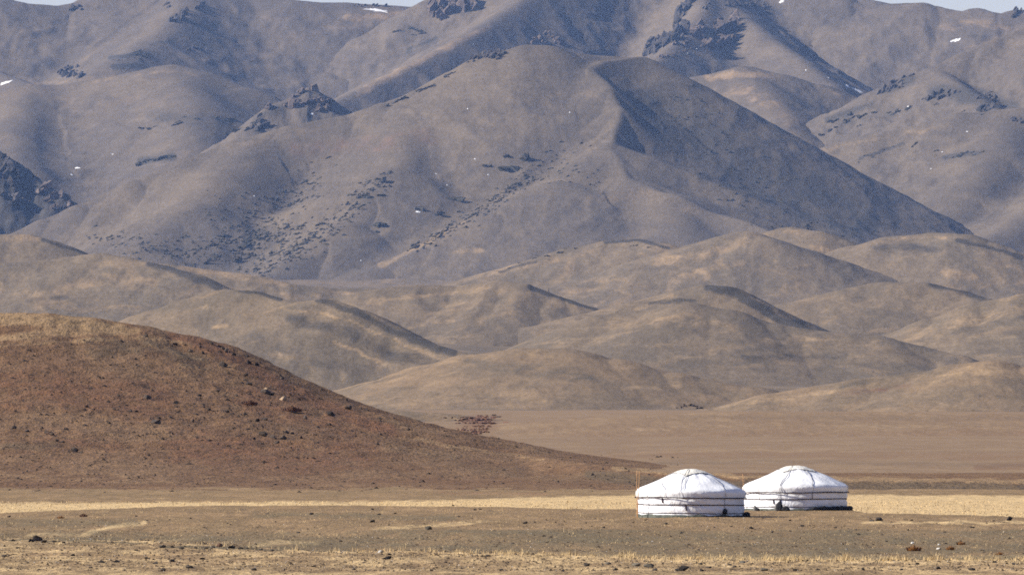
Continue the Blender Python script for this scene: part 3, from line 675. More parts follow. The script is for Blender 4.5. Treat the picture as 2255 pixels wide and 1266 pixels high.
def make_ger(name, label, px, d, R, seed, tilt, wallropes, straps, roofropes, cover_rot, weight=None):
    g = Ger(R, seed, tilt)
    x = (px - CX) / F * d
    z0 = float(base_h(np.array([x]), np.array([d - R]))[0]) - 0.02
    root = empty(name, (x, d, z0)); root.rotation_euler = (0, math.radians(tilt), 0)
    tag(root, label, 'ger', 'white gers on the steppe')
    n = 256
    phi = np.linspace(-np.pi, np.pi, n, endpoint=False)
    # wall
    zs = np.linspace(0.06, 1.42, 40)
    PH, ZZ = np.meshgrid(phi, zs)
    V = g.pt(g.wall_r(PH, ZZ), PH, ZZ).reshape(-1, 3)
    link('wall', poly_mesh('wall', V, grid_faces(40, n, True)), M_canvas, root)
    # roof with its hanging border
    t = np.linspace(0, 1, 70); cum = np.concatenate([[0], np.cumsum(np.hypot(np.diff(g.pr), np.diff(g.pz)))]); cum /= cum[-1]
    rr = np.interp(t, cum, g.pr); rz = np.interp(t, cum, g.pz)
    ker = np.array([1, 2, 3, 2, 1]) / 9.0
    rz[2:-2] = np.convolve(rz, ker, 'valid'); rr[2:-2] = np.convolve(rr, ker, 'valid')
    PH, RR = np.meshgrid(phi, rr); ZZ = np.repeat(rz[:, None], n, 1)
    fold = 0.06 * noise(PH * 2.3, RR * 0.8 + 2, seed + 5) + 0.016 * noise(PH * 9, RR * 1.3, seed + 6)
    w = sstep(0.2, 1.0, RR)
    ZZ = ZZ + fold * w * (RR < 3.0 * R / 3.0 + 0.02) + 0.03 * noise(PH * 5, PH * 0, seed + 7) * sstep(1.35, 1.1, ZZ)
    RR = RR + 0.030 * noise(PH * 11 + 2 * ZZ, ZZ * 3, seed + 8) * sstep(1.5, 1.25, ZZ)
    link('roof', poly_mesh('roof', g.pt(RR, PH, ZZ).reshape(-1, 3), grid_faces(70, n, True)), M_roofc, root)
    # square felt cover tied over the crown
    a = np.linspace(-1, 1, 41); A, B = np.meshgrid(a, a)
    hs = 0.98 * R / 3.0
    cr, sr = math.cos(cover_rot), math.sin(cover_rot)
    cx_, cy_ = hs * (A * cr - B * sr), hs * (A * sr + B * cr)
    r = np.hypot(cx_, cy_)
    cz = g.roof_z(r) + 0.035 + 0.02 * noise(cx_ * 3, cy_ * 3, seed + 11)
    link('crown_cover', poly_mesh('crown_cover', np.stack([cx_, cy_, cz], -1).reshape(-1, 3), grid_faces(41, 41)), M_cream, root)
    edge = np.concatenate([np.stack([a, a * 0 - 1], 1), np.stack([a * 0 + 1, a], 1), np.stack([-a, a * 0 + 1], 1), np.stack([a * 0 - 1, -a], 1)])
    ex, ey = hs * (edge[:, 0] * cr - edge[:, 1] * sr), hs * (edge[:, 0] * sr + edge[:, 1] * cr)
    er = np.hypot(ex, ey)
    V, Fc = tube(np.stack([ex, ey, g.roof_z(er) + 0.04], 1), 0.014, 5)
    link('cover_hem', poly_mesh('cover_hem', V, Fc), M_grope, root)
    # ropes round the wall
    for zc, amp, rad in wallropes:
        p2 = np.linspace(-np.pi, np.pi, 181)
        zr = zc + amp * noise(p2 * 1.6, p2 * 0 + zc * 7, seed + 13) + 0.010 * noise(p2 * 6, p2 * 0, seed + 14)
        rb = np.where(zr > 1.0, 3.13 * R / 3.0 + 0.02, g.wall_r(p2, zr) + 0.022)
        V, Fc = tube(g.pt(rb, p2, zr), rad, 6)
        link('wall_rope', poly_mesh('wall_rope', V, Fc), M_rope, root)
    # ropes down the roof, some hanging on down the wall
    for ph0, ph1, r0, zb, rad, mat in roofropes:
        k = np.linspace(0, 1, 26)
        ph = np.radians(ph0 + (ph1 - ph0) * k); r = r0 + (3.04 * R / 3.0 - r0) * k
        pts = [g.pt(r, ph, g.roof_z(r) + 0.04)]
        if zb < 1.4:
            zz = np.linspace(1.44, zb, 12)
            ov = np.where(zz > 1.08, 3.15 * R / 3.0, g.wall_r(np.full(12, math.radians(ph1)), zz) + 0.03)
            pts.append(g.pt(ov, np.full(12, math.radians(ph1)), zz))
        V, Fc = tube(np.concatenate(pts), rad, 5)
        link('roof_rope', poly_mesh('roof_rope', V, Fc), mat, root)
    for ph_, z1, z2, wd in straps:
        zz = np.linspace(z1, z2, 7); pp = np.full(7, math.radians(ph_))
        pp = pp + np.linspace(0, 0.012, 7)
        V = []
        for sgn in (-1, 1):
            for off in (0.015, 0.045):
                V.append(g.pt(g.wall_r(pp, zz) + off, pp + sgn * wd / 2 / R, zz))
        V = np.stack(V, 1)[:, [0, 2, 3, 1], :]
        link('strap', poly_mesh('strap', V.reshape(-1, 3), grid_faces(7, 4, True)), M_rope, root)
    # felt strip round the foot
    zs = np.array([-0.12, 0.0, 0.06, 0.11, 0.14]); ro = np.array([0.10, 0.085, 0.075, 0.06, 0.02])
    PH, _ = np.meshgrid(phi, zs)
    ZZ = zs[:, None] + 0.05 * noise(PH * 4, PH * 0, seed + 15) * (np.arange(5) > 2)[:, None]
    RR = R + 0.02 + ro[:, None] + 0.02 * noise(PH * 12, ZZ * 4, seed + 16)
    link('base_skirt', poly_mesh('base_skirt', g.pt(RR, PH, ZZ).reshape(-1, 3), grid_faces(5, n, True)), M_skirt, root)
    if weight:
        ph_, zc, rad = weight
        bm = bmesh.new(); bmesh.ops.create_icosphere(bm, subdivisions=2, radius=rad)
        c = g.pt(np.array([R + 0.12]), np.array([math.radians(ph_)]), np.array([zc]))[0]
        for v in bm.verts:
            v.co = Vector((v.co.x * 0.85, v.co.y * 0.7, v.co.z * (1.1 if v.co.z > 0 else 0.95))) * (1 + 0.12 * math.sin(v.co.x * 31 + v.co.z * 17)) + Vector(c)
        me = bpy.data.meshes.new('hanging_weight'); bm.to_mesh(me); bm.free()
        o = link('hanging_weight', me, M_black, root); o['label'] = 'black weight hung on a rope against the wall'
    return root, g, z0

ger1, G1, Z1 = make_ger('ger', 'nearer white canvas ger with two thin poles and a black weight on its wall', 1520.5, 469.0, 2.97, 3, 0.55,
    [(1.075, 0.035, 0.034), (0.69, 0.035, 0.030), (0.22, 0.02, 0.024)],
    [(-33, 1.05, 0.80, 0.085), (-6.5, 0.67, 0.38, 0.085)],
    [(-62, -29, 1.55, 1.09, 0.011, M_grope), (-20, -12.6, 0.4, 1.09, 0.011, M_grope), (-10, -9.5, 0.5, 1.5, 0.012, M_grope), (62, 37.5, 0.75, 0.5, 0.012, M_grope), (120, 80, 0.9, 1.09, 0.011, M_grope)],
    math.radians(32), (37.5, 0.33, 0.17))
ger2, G2, Z2 = make_ger('ger', 'farther white canvas ger with black bundles heaped along its foot', 1751.5, 503.0, 3.07, 17, -0.25,
    [(1.075, 0.035, 0.034), (0.69, 0.035, 0.030), (0.22, 0.02, 0.022)],
    [(-27, 0.71, 0.42, 0.06), (-19, 0.70, 0.5, 0.07)],
    [(-75, -46, 1.5, 0.70, 0.011, M_grope), (-24, -19, 0.4, 0.70, 0.012, M_grope), (-16, -17.5, 0.5, 1.09, 0.014, M_grope), (36, 17, 0.8, 0.72, 0.018, M_grope), (110, 75, 0.9, 1.09, 0.011, M_grope)],
    math.radians(12))

def ground_at(px, d):
    x = (px - CX) / F * d
    return x, d, float(base_h(np.array([x]), np.array([float(d)]))[0])

def lump(name, label, cat, px, d, size, mat, seed=0, group=None, pts=None):
    """a soft sack-like bundle resting on the ground"""
    bm = bmesh.new(); bmesh.ops.create_icosphere(bm, subdivisions=3, radius=1.0)
    r = random.Random(seed); ks = [(Vector((r.uniform(-1, 1), r.uniform(-1, 1), r.uniform(-1, 1))).normalized() * r.uniform(2, 5), r.uniform(0, 6)) for _ in range(5)]
    for v in bm.verts:
        f = 1 + sum(0.07 * math.sin(v.co.dot(k) + p) for k, p in ks)
        c = v.co * f
        if c.z < -0.55: c.z = -0.55 - (c.z + 0.55) * 0.1
        v.co = Vector((c.x * size[0] / 2, c.y * size[1] / 2, (c.z + 0.55) / 1.55 * size[2]))
    me = bpy.data.meshes.new(name); bm.to_mesh(me); bm.free()
    me.polygons.foreach_set('use_smooth', np.full(len(me.polygons), True))
    o = link(name, me, mat)
    x, y, z = ground_at(px, d); o.location = (x, y, z - 0.03)
    return tag(o, label, cat, group)

def roll_on_arc(g, cx, cy, z0, ph0, ph1, off, rad, seed):
    p = np.radians(np.linspace(ph0, ph1, 40))
    rr = g.R + off + 0.05 * noise(p * 7, p * 0, seed)
    pts = g.pt(rr, p, np.full(40, 0.0)) + np.array([cx, cy, z0 + rad * 0.8])
    ra = rad * (0.9 + 0.35 * noise(p * 9, p * 0 + 3, seed + 1)); ra[0] *= 0.6; ra[-1] *= 0.6
    return pts, ra
pts, ra = roll_on_arc(G2, ger2.location.x, ger2.location.y, Z2, 15, 82, 0.26, 0.155, 5)
o = link('bundle_or_shadow_roll', capped_tube('bundle_or_shadow_roll', pts, ra, 10), M_black)
tag(o, 'long black bundle lying along the right foot of the farther ger', 'bundle')
pts, ra = roll_on_arc(G1, ger1.location.x, ger1.location.y, Z1, 8, 80, 0.17, 0.045, 9)
o = link('bundle_or_shadow_roll', capped_tube('bundle_or_shadow_roll', pts, ra, 8), M_black)  # black strip added for the shadow along the wall foot
tag(o, 'thin black strip drawing the shadow at the right foot of the nearer ger', 'bundle')
lump('sack', 'tall black sack leaning on the front wall of the farther ger', 'sack', 1716.5, 499.2, (0.38, 0.35, 0.58), M_black, 3)
lump('sack', 'low black sack right of the tall black sack, farther ger', 'sack', 1731, 499.0, (0.46, 0.4, 0.30), M_black, 4)
lump('sack', 'small grey sack behind the tall black sack, farther ger', 'sack', 1711, 499.6, (0.30, 0.3, 0.44), M_greyc, 5)
lump('sack', 'small dark sack at the left front foot of the farther ger', 'sack', 1668, 500.2, (0.26, 0.28, 0.20), M_black, 6)
lump('sack', 'grey sack beside a small dark one at the left foot of the farther ger', 'sack', 1662.5, 500.5, (0.24, 0.26, 0.34), M_greyc, 7)
lump('bundle', 'small dark bundle left of the long black bundle, farther ger', 'bundle', 1776, 499.3, (0.30, 0.25, 0.13), M_black, 8)
lump('bundle', 'dark mound against the right corner of the nearer ger', 'bundle', 1643.5, 468.4, (0.42, 0.5, 0.30), M_black, 9)

def pole(label, px0, y0, px1, y1, d, rad):
    b = P(px0, y0, d); gx, gy, gz = ground_at(px0, d)
    t = P(px1, y1, d + 0.2)
    k = np.linspace(0, 1, 9)[:, None]
    pts = np.array([gx, gy, gz - 0.15]) * (1 - k) + np.array(t) * k
    pts[:, 0] += 0.018 * np.sin(k[:, 0] * 5 + px0)
    o = link('wooden_pole', capped_tube('wooden_pole', pts, rad * (1.1 - 0.4 * k[:, 0]), 7), M_wood)
    tag(o, label, 'pole', 'thin wooden poles beside the gers')
pole('left one of the two thin wooden poles leaning at the nearer ger', 1401.5, 1134, 1403.5, 1035, 467.5, 0.026)
pole('right one of the two thin wooden poles leaning at the nearer ger', 1404.5, 1136, 1407.5, 1037, 467.0, 0.026)
pole('single thin wooden pole at the left side of the farther ger', 1638, 1120, 1635.5, 1043, 502.0, 0.024)

# ------------------------------------------------------------------ rock outcrops on the mountains
BLK = []
for i in range(14):
    r_ = random.Random(900 + i); bm = bmesh.new()
    for _ in range(13):
        v = Vector((r_.gauss(0, 1), r_.gauss(0, 1), r_.gauss(0, 1))).normalized() * r_.uniform(0.6, 1)
        bm.verts.new((v.x * 0.5, v.y * 0.5, v.z * 0.5))
    res = bmesh.ops.convex_hull(bm, input=bm.verts)
    bmesh.ops.delete(bm, geom=[e for e in res['geom_interior'] if isinstance(e, bmesh.types.BMVert)], context='VERTS')
    bmesh.ops.triangulate(bm, faces=bm.faces)
    bm.verts.index_update()
    BLK.append((np.array([v.co[:] for v in bm.verts]), np.array([[v.index for v in f.verts] for f in bm.faces]))); bm.free()

def outcrop(label, strokes, n, size, mat, hills, d0, d1, seed, spread=5, lean=-28, tall=1.25, group='rock outcrops on the mountains'):
    """one broken outcrop: angular blocks bedded in the slope along the given lines"""
    r = np.random.default_rng(seed)
    PX, PY = [], []
    lens = [sum(math.hypot(b[0] - a[0], b[1] - a[1]) for a, b in zip(st[:-1], st[1:])) + 4 for st in strokes]
    for st, L in zip(strokes, lens):
        m = max(2, int(round(n * L / sum(lens))))
        pts = np.array(st, float)
        if len(pts) == 1: pts = np.repeat(pts, 2, 0) + np.array([[-2, 0], [2, 0]])
        seg = np.hypot(*np.diff(pts, axis=0).T); c = np.concatenate([[0], np.cumsum(seg)]) / seg.sum()
        t = (np.arange(m) + r.random(m)) / m
        PX.append(np.interp(t, c, pts[:, 0]) + r.normal(0, spread, m)); PY.append(np.interp(t, c, pts[:, 1]) + r.normal(0, spread * 0.6, m))
    px, py = np.concatenate(PX), np.concatenate(PY); sid = np.concatenate([np.full(len(c), i) for i, c in enumerate(PX)])
    p, ok = hit(px, py, hills, d0, d1)
    if not ok.any(): return
    px, p, sid = px[ok], p[ok], sid[ok]
    c0 = p.mean(0)
    root = tag(empty('rock_outcrop', c0), label, 'outcrop', group)
    blocks = []
    for i in range(len(px)):
        s = p[i, 1] / F
        bv, bf = BLK[r.integers(len(BLK))]
        q = size[0] + (size[1] - size[0]) * r.random() ** 1.6
        w = bv * np.array([q * s * r.uniform(.6, 1.0), q * s * r.uniform(.8, 1.4), q * s * tall * r.uniform(.7, 1.3)])
        a = math.radians(-lean + r.normal(0, 12)); ca, sa = math.cos(a), math.sin(a)
        w = np.stack([w[:, 0] * ca + w[:, 2] * sa, w[:, 1], -w[:, 0] * sa + w[:, 2] * ca], 1) + p[i] - c0 + np.array([0, 0, q * s * 0.05])
        blocks.append((w, bf, w.min(0), w.max(0)))
    grp = list(range(len(blocks)))
    def find(i):
        while grp[i] != i: i = grp[i]
        return i
    for i in range(len(blocks)):
        for j in range(i):
            m = 0.15 * (blocks[i][3] - blocks[i][2])
            if (blocks[i][2] + m < blocks[j][3]).all() and (blocks[j][2] < blocks[i][3] - m).all(): grp[find(i)] = find(j)
    for g in sorted(set(find(i) for i in range(len(blocks)))):
        V, Fc, k = [], [], 0
        for i in range(len(blocks)):
            if find(i) == g: V.append(blocks[i][0]); Fc.append(blocks[i][1] + k); k += len(blocks[i][0])
        link('rock', poly_mesh('rock', np.concatenate(V), np.concatenate(Fc), smooth=False), mat, root)
H_ = HILLS
far = [H_['back_left'], H_['center'], H_['back_right']]
CR = [
 ('large reddish crag on the short ridge left of the main mountain', [[(585, 240), (620, 214), (660, 203), (682, 188)], [(682, 188), (715, 208), (728, 236)], [(640, 235), (690, 222), (718, 228)], [(625, 232), (655, 212)], [(700, 240), (725, 244)]], 95, (12, 36), M_crag, [H_['crag_ridge']], 12000, 13400),
 ('row of dark rocks at the left foot of the large reddish crag', [[(566, 268), (576, 255)], [(545, 285), (590, 276)]], 16, (10, 24), M_crag_dark, [H_['crag_ridge'], H_['dome_left']], 12000, 13900),
 ('small brown crag just behind the summit of the main mountain', [[(1165, 96), (1185, 84), (1200, 72), (1215, 84), (1235, 100)], [(1190, 90), (1205, 96)]], 34, (10, 22), M_crag, [H_['center'], H_['main']], 11700, 16500),
 ('dark rock cap on the left summit ridge of the main mountain', [[(1040, 134), (1062, 121), (1085, 114), (1112, 118)], [(1070, 126), (1108, 126)]], 46, (9, 22), M_crag_dark, [H_['main']], 11500, 12300),
 ('reddish cliff cut by the top edge left of centre', [[(955, 12), (950, 35)], [(975, 0), (970, 40)], [(1000, -5), (990, 32)], [(1020, -2), (1015, 25)], [(1042, 2), (1040, 20)]], 60, (20, 44), M_crag, far, 14300, 16900),
 ('thin dark rock fin at the lower left end of the high crags', [[(1452, 82), (1436, 104), (1424, 124)], [(1448, 100), (1440, 122)]], 30, (16, 34), M_crag_dark, far, 14300, 16900),
 ('tall dark crag leaning right, touching the top edge right of centre', [[(1524, 4), (1500, 30), (1488, 52)], [(1515, 62), (1485, 82), (1460, 100)], [(1505, 75), (1480, 96)]], 62, (20, 50), M_crag_dark, far, 14300, 16900),
 ('brown crag with a dark right face, right of the leaning dark crag', [[(1548, 58), (1530, 74)], [(1578, 55), (1590, 85), (1572, 110)], [(1612, 36), (1625, 60), (1600, 72)], [(1590, 70), (1610, 90), (1580, 104)], [(1545, 85), (1560, 108)]], 80, (16, 46), M_crag, far, 14300, 16900),
 ('small dark crag at the top edge above the brown crag', [[(1556, 0), (1552, 22)], [(1600, 12), (1650, 10), (1690, 14)]], 34, (10, 26), M_crag_dark, far, 14300, 16900),
 ('rocks strewn below the leaning dark crag', [[(1450, 128), (1490, 118), (1540, 100)], [(1470, 100), (1520, 95)]], 24, (7, 16), M_crag, far, 14300, 16900),
 ('dark outcrop on the crest of the right rocky ridge', [[(1932, 206), (1956, 190), (1985, 172), (2012, 162)], [(1950, 200), (1985, 188)]], 50, (10, 26), M_crag_dark, [H_['right_ridge']], 12000, 13900),
 ('dark block on the slope below the right rocky ridge', [[(2148, 222), (2170, 206), (2200, 232)], [(2155, 236), (2190, 238)]], 26, (10, 26), M_crag_dark, [H_['right_ridge'], H_['right_slope']], 11500, 13900),
 ('long dark rock band on the right rocky ridge near the right edge', [[(2036, 222), (2070, 202), (2110, 205)], [(2050, 215), (2090, 212)]], 32, (10, 24), M_crag_dark, [H_['right_ridge']], 12000, 13900),
 ('lone dark crag above the domed shoulder, upper left', [[(130, 166), (148, 150), (166, 156)], [(140, 164), (176, 168)]], 30, (10, 26), M_crag_dark, [H_['back_left'], H_['dome_left']], 12500, 16900),
 ('diagonal dark outcrop near the top edge, upper left', [[(378, 50), (390, 34), (415, 24)], [(385, 44), (405, 40)]], 26, (9, 22), M_crag_dark, far, 14300, 16900),
 ('short dark outcrop at the top edge right of the diagonal one, upper left', [[(432, 24), (446, 6)]], 12, (9, 20), M_crag_dark, far, 14300, 16900),
 ('tiny dark knob left of the diagonal outcrop, upper left', [[(366, 18), (370, 12)]], 6, (9, 16), M_crag_dark, far, 14300, 16900),
 ('dark knob on the skyline in the top right corner', [[(2228, 36), (2242, 26), (2270, 34)]], 16, (10, 22), M_crag_dark, far, 14300, 16900),
 ('dark knob under the skyline in the upper left corner', [[(152, 24), (168, 16), (182, 22)]], 10, (9, 18), M_crag_dark, far, 14300, 16900),
 ('dark rocks on the skyline left of the curved snow patch', [[(780, 12), (810, 12), (850, 16)]], 14, (6, 13), M_crag_dark, far, 14300, 16900),
 ('brown crag in the shaded gorge at the left edge', [[(80, 425), (104, 408), (124, 402)], [(100, 440), (140, 430), (158, 446)], [(110, 456), (150, 458)]], 30, (14, 30), M_crag, [H_['dark_gorge'], H_['main']], 11000, 12800),
 ('dark crag in the shaded gorge cut by the left edge', [[(0, 345), (25, 368), (45, 392)], [(0, 380), (30, 410)], [(5, 430), (60, 450)]], 36, (16, 36), M_crag_dark, [H_['dark_gorge'], H_['main']], 11000, 12800),
 ('small dark knob in the middle of the upper left slope', [[(412, 110), (430, 105), (446, 112)]], 12, (7, 15), M_crag_dark, far, 14300, 16900),
 ('pair of dark rocks on the right slope at the right edge', [[(2225, 262), (2255, 268)]], 10, (8, 16), M_crag_dark, [H_['right_slope']], 11000, 13000),
]
for i, (lab, st, n, sz, mat, hl, d0, d1) in enumerate(CR):
    outcrop(lab, st, n, sz, mat, hl, d0, d1, 40 + i, spread=3.5, tall=0.9 if i == 0 else 1.2, lean=-14 if 4 <= i <= 8 else -28)
outcrop('low dark rocks at the back edge of the plain above the nearer ger', [[(1492, 898), (1515, 892), (1550, 900)]], 26, (5, 12), M_boulder, [H_['m'], H_['l'], H_['n'], base_h], 1300, 3400, 99, spread=3, lean=0, tall=0.7, group='low rocks on the plain')

# ------------------------------------------------------------------ stones
def hull(seed, n=15, flat=0.7, jag=0.25):
    r = random.Random(seed); bm = bmesh.new()
    for _ in range(n):
        v = Vector((r.gauss(0, 1), r.gauss(0, 1), r.gauss(0, 1))).normalized() * r.uniform(1 - jag, 1)
        bm.verts.new((v.x * 0.5, v.y * 0.5, v.z * 0.5 * flat + 0.18))
    res = bmesh.ops.convex_hull(bm, input=bm.verts)
    bmesh.ops.delete(bm, geom=[e for e in res['geom_interior'] if isinstance(e, bmesh.types.BMVert)], context='VERTS')
    me = bpy.data.meshes.new('stone'); bm.to_mesh(me); bm.free()
    return me
def variants(mat, n, seed, **kw):
    out = []
    for i in range(n):
        me = hull(seed + i, **kw); me.materials.append(mat); out.append(me)
    return out
V_dark = variants(M_rock, 8, 10); V_grey = variants(M_rock_grey, 4, 30); V_pale = variants(M_rock_pale, 3, 40)
V_brown = variants(M_rock_brown, 4, 50); V_bould = variants(M_boulder, 8, 60, flat=0.8); V_btan = variants(M_boulder_tan, 3, 80, flat=0.9)
BH = HILLS['brown']
def stone(px, py, w, kind, label, group, surf='plain', name='stone', hr=0.7, cat='stone', meshes=None):
    if surf == 'plain': (p,), ok = hit([px], [py + w * 0.25], [base_h], 290, 640, 1400)
    else: (p,), ok = hit([px], [py + w * 0.25], [BH, base_h], 560, 1150, 1200)
    s = p[1] / F * (1.5 if surf == 'hill' else 1.45)
    me = random.choice(meshes or kind)
    o = bpy.data.objects.new(name, me); COL.objects.link(o)
    o.location = p - np.array([0, 0, 0.02 * w * s])
    o.rotation_euler = (random.uniform(-.2, .2), random.uniform(-.25, .25), random.uniform(0, 6.28))
    o.scale = (w * s, w * s * random.uniform(0.7, 1.1), w * s * hr * random.uniform(0.9, 1.2))
    return tag(o, label, cat, group)

GF = 'dark stones on the pale stony bank'
LF = 'small dark stone on the pale stony bank along the bottom edge'
for px, py, w, lab in [
    (223, 1235, 13, 'left one of two dark stones lying close together on the bank, bottom left'), (258, 1234, 14, 'right one of two dark stones lying close together on the bank, bottom left'),
    (322, 1227, 9, None), (344, 1238, 11, None), (379, 1233, 13, None), (417, 1246, 17, 'largest dark stone on the bank at the bottom left'), (445, 1228, 11, None), (163, 1220, 13, None),
    (560, 1262, 13, 'dark stone cut by the bottom edge left of centre'), (10, 1222, 11, 'dark stone on the bank at the left edge'), (360, 1262, 13, None), (40, 1205, 9, None), (300, 1210, 8, None), (200, 1248, 8, None),
    (400, 1205, 11, None), (358, 1202, 13, 'dark stone at the left end of the dark bank rim, lower left'), (430, 1204, 10, None), (455, 1205, 9, None), (530, 1205, 10, None), (575, 1208, 9, None), (600, 1210, 8, None), (380, 1203, 9, None), (120, 1191, 9, None), (140, 1193, 8, None), (30, 1188, 10, None), (511, 1203, 15, 'flat dark stone right of a reddish one on the bank rim, lower left'), (470, 1203, 9, None), (545, 1206, 8, None),  # some small rim stones are added to draw the bank's shadow line
    (852, 1226, 18, 'flat dark stone below a pale stone on the bank, left of centre'), (858, 1219, 9, None), (1074, 1222, 11, 'dark stone on the bank at bottom centre'), (1103, 1259, 10, None),
    (1292, 1242, 14, 'dark stone on the bank left of the large grey stones, below the gers'), (1441, 1252, 14, 'dark stone between the grey stones and the big black stone'), (1356, 1252, 10, None), (1494, 1252, 16, 'dark stone touching the left side of the big black stone'),
    (1505, 1253, 24, 'big black stone at the bottom edge below the nearer ger'), (1561, 1247, 12, 'dark stone right of the big black stone'), (1544, 1254, 12, None), (1607, 1241, 11, None), (1618, 1246, 9, None), (1751, 1262, 11, None),
    (2065, 1249, 11, None), (2232, 1240, 13, 'dark stone on the bank at the right edge'), (2140, 1252, 13, None), (1985, 1256, 9, None), (2190, 1236, 9, None), (2020, 1240, 8, None), (1800, 1252, 9, None),
    (1240, 1258, 9, None), (950, 1255, 8, None), (690, 1245, 9, None), (640, 1238, 8, None), (1180, 1236, 7, None), (780, 1252, 8, None), (1900, 1262, 9, None)]:
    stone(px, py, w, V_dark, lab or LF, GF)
GT = 'dark stones on the flat turf'
LT = 'small dark stone on the turf between the bank and the straw-coloured flat'
for px, py, w, lab in [(686, 1130, 9, 'dark stone on the turf left of centre near the straw-coloured flat'), (658, 1171, 8, None), (589, 1129, 7, None), (821, 1146, 13, 'larger dark stone on the turf left of a grey stone'), (1157, 1150, 10, 'dark stone alone on the turf left of the nearer ger'),
    (1198, 1178, 9, None), (1214, 1181, 7, None), (1058, 1120, 6, None), (1046, 1121, 7, None), (998, 1112, 6, None), (750, 1190, 8, None), (1466, 1152, 9, None), (1654, 1161, 10, None), (1767, 1156, 10, None), (1890, 1174, 9, None), (1952, 1190, 7, None),
    (2083, 1195, 6, None), (1739, 1144, 7, None), (2140, 1159, 10, None), (2221, 1141, 18, 'flat dark stone on the turf edge at the right edge'), (1934, 1142, 16, 'largest dark stone on the turf right of the farther ger'), (1920, 1145, 9, 'small stone touching the largest one right of the farther ger'),
    (1463, 1137, 9, 'dark stone at the front foot of the nearer ger'), (1700, 1170, 7, None), (1560, 1165, 7, None), (1610, 1158, 6, None), (1840, 1160, 7, None), (2000, 1165, 7, None), (1330, 1160, 7, None), (1290, 1150, 6, None), (1380, 1175, 6, None),
    (820, 1120, 7, None), (835, 1131, 7, None), (870, 1129, 6, None), (1010, 1136, 6, None), (500, 1150, 6, None), (420, 1140, 6, None), (300, 1135, 6, None), (20, 1136, 9, None), (1500, 1172, 7, None), (2080, 1170, 7, None), (1130, 1195, 6, None)]:
    stone(px, py, w, V_dark, lab or LT, GT)
for px, py, w, lab in [(945, 1161, 17, 'rounded grey stone on the turf right of the larger dark stone'), (1402, 1241, 19, 'left one of two large grey stones on the bank below the nearer ger'), (1427, 1243, 20, 'right one of two large grey stones on the bank below the nearer ger'),
    (1338, 1238, 14, 'flat grey stone left of the large grey pair on the bank'), (1682, 1254, 17, 'grey stone on the bank below the farther ger'), (1544, 1240, 10, 'small grey stone at the edge of the dry grass below the gers'), (1635, 1236, 12, 'flat grey stone in the dry grass below the gers')]:
    stone(px, py, w, V_grey, lab, 'grey stones in the foreground')
for px, py, w, lab in [(838, 1213, 14, 'pale stone at the rim of the bank, left of centre'), (2066, 1206, 9, 'white stone beside the rusty tufts, lower right'), (2067, 1198, 6, 'tiny white stone just above the white stone, lower right'), (2008, 1194, 8, 'pale stone above the wide rusty tuft, lower right'), (1865, 1208, 6, 'tiny pale stone in the dark turf above the dry grass')]:
    stone(px, py, w, V_pale, lab, 'pale stones in the foreground')
for px, py, w, lab in [(484, 1200, 13, 'reddish stone on the dark bank rim, lower left'), (83, 1186, 20, 'tallest stone of the dark rock pile on the bank rim, far lower left'), (70, 1189, 14, 'left stone of the dark rock pile on the bank rim, far lower left'), (97, 1191, 13, 'right stone of the dark rock pile on the bank rim, far lower left')]:
    stone(px, py, w, V_brown if px == 484 else V_dark, lab, 'rocks on the bank rim', hr=0.9)

GB = 'dark boulders on the brown hill'
LB = 'small dark boulder on the stony slope of the brown hill'
for px, py, w, lab in [(493, 802, 18, 'lone black boulder below the skyline of the brown hill'), (470, 755, 14, 'uppermost dark rock on the right skyline of the brown hill'), (483, 762, 12, None), (502, 771, 19, 'wide dark rock on the skyline above the lone black boulder'), (490, 766, 11, None), (515, 779, 10, None),
    (550, 798, 15, 'left one of two round dark rocks on the hill skyline'), (566, 803, 13, 'right one of two round dark rocks on the hill skyline'), (620, 832, 11, None), (638, 841, 9, 'small dark rock halfway down the hill skyline'), (542, 824, 10, None), (550, 843, 15, None), (586, 861, 17, 'dark rock up and left of the tan boulder on the brown hill'), (600, 866, 12, None),
    (676, 919, 15, 'grey-brown boulder at the right end of the stony slope'), (729, 911, 17, 'wide dark rock low on the right flank of the brown hill'), (768, 898, 13, 'dark rock on the skyline low on the right flank of the brown hill'), (582, 922, 12, None), (566, 925, 13, None), (579, 955, 17, 'largest boulder of the black cluster low on the brown hill'),
    (600, 959, 12, None), (623, 963, 13, None), (610, 973, 11, None), (630, 950, 13, None), (643, 953, 10, None), (660, 962, 12, 'right-hand boulder of the black cluster low on the brown hill'), (344, 927, 18, 'wide boulder at the left of the stony slope, middle of the brown hill'), (376, 918, 11, None), (425, 925, 9, None), (388, 885, 13, None), (325, 874, 14, None),
    (163, 990, 18, 'wide dark rock ending the low rock line, left on the brown hill'), (100, 950, 11, None), (116, 955, 10, None), (145, 945, 10, None), (140, 972, 9, None), (30, 940, 11, None), (60, 948, 9, None), (180, 995, 9, None), (92, 940, 8, None), (125, 968, 8, None),
    (320, 738, 12, 'dark rock on the tan ridge line near the hill top'), (385, 757, 11, None), (420, 772, 10, None), (200, 855, 9, None), (260, 870, 8, None), (460, 900, 9, None), (500, 905, 9, None), (520, 870, 8, None), (700, 940, 9, None), (640, 985, 8, None), (440, 870, 9, None), (300, 905, 8, None), (480, 860, 8, None), (560, 965, 8, None), (240, 930, 8, None)]:
    stone(px, py, w, V_bould, lab or LB, GB, surf='hill', name='boulder', cat='boulder', hr=0.75)
stone(624, 878, 14, V_btan[1:2], 'tan boulder catching the light on the right flank of the brown hill', 'pale boulders on the brown hill', surf='hill', name='boulder', cat='boulder', hr=0.7)
stone(586, 857, 9, V_btan, 'small tan boulder up and left of the large tan one on the brown hill', 'pale boulders on the brown hill', surf='hill', name='boulder', cat='boulder', hr=0.8)

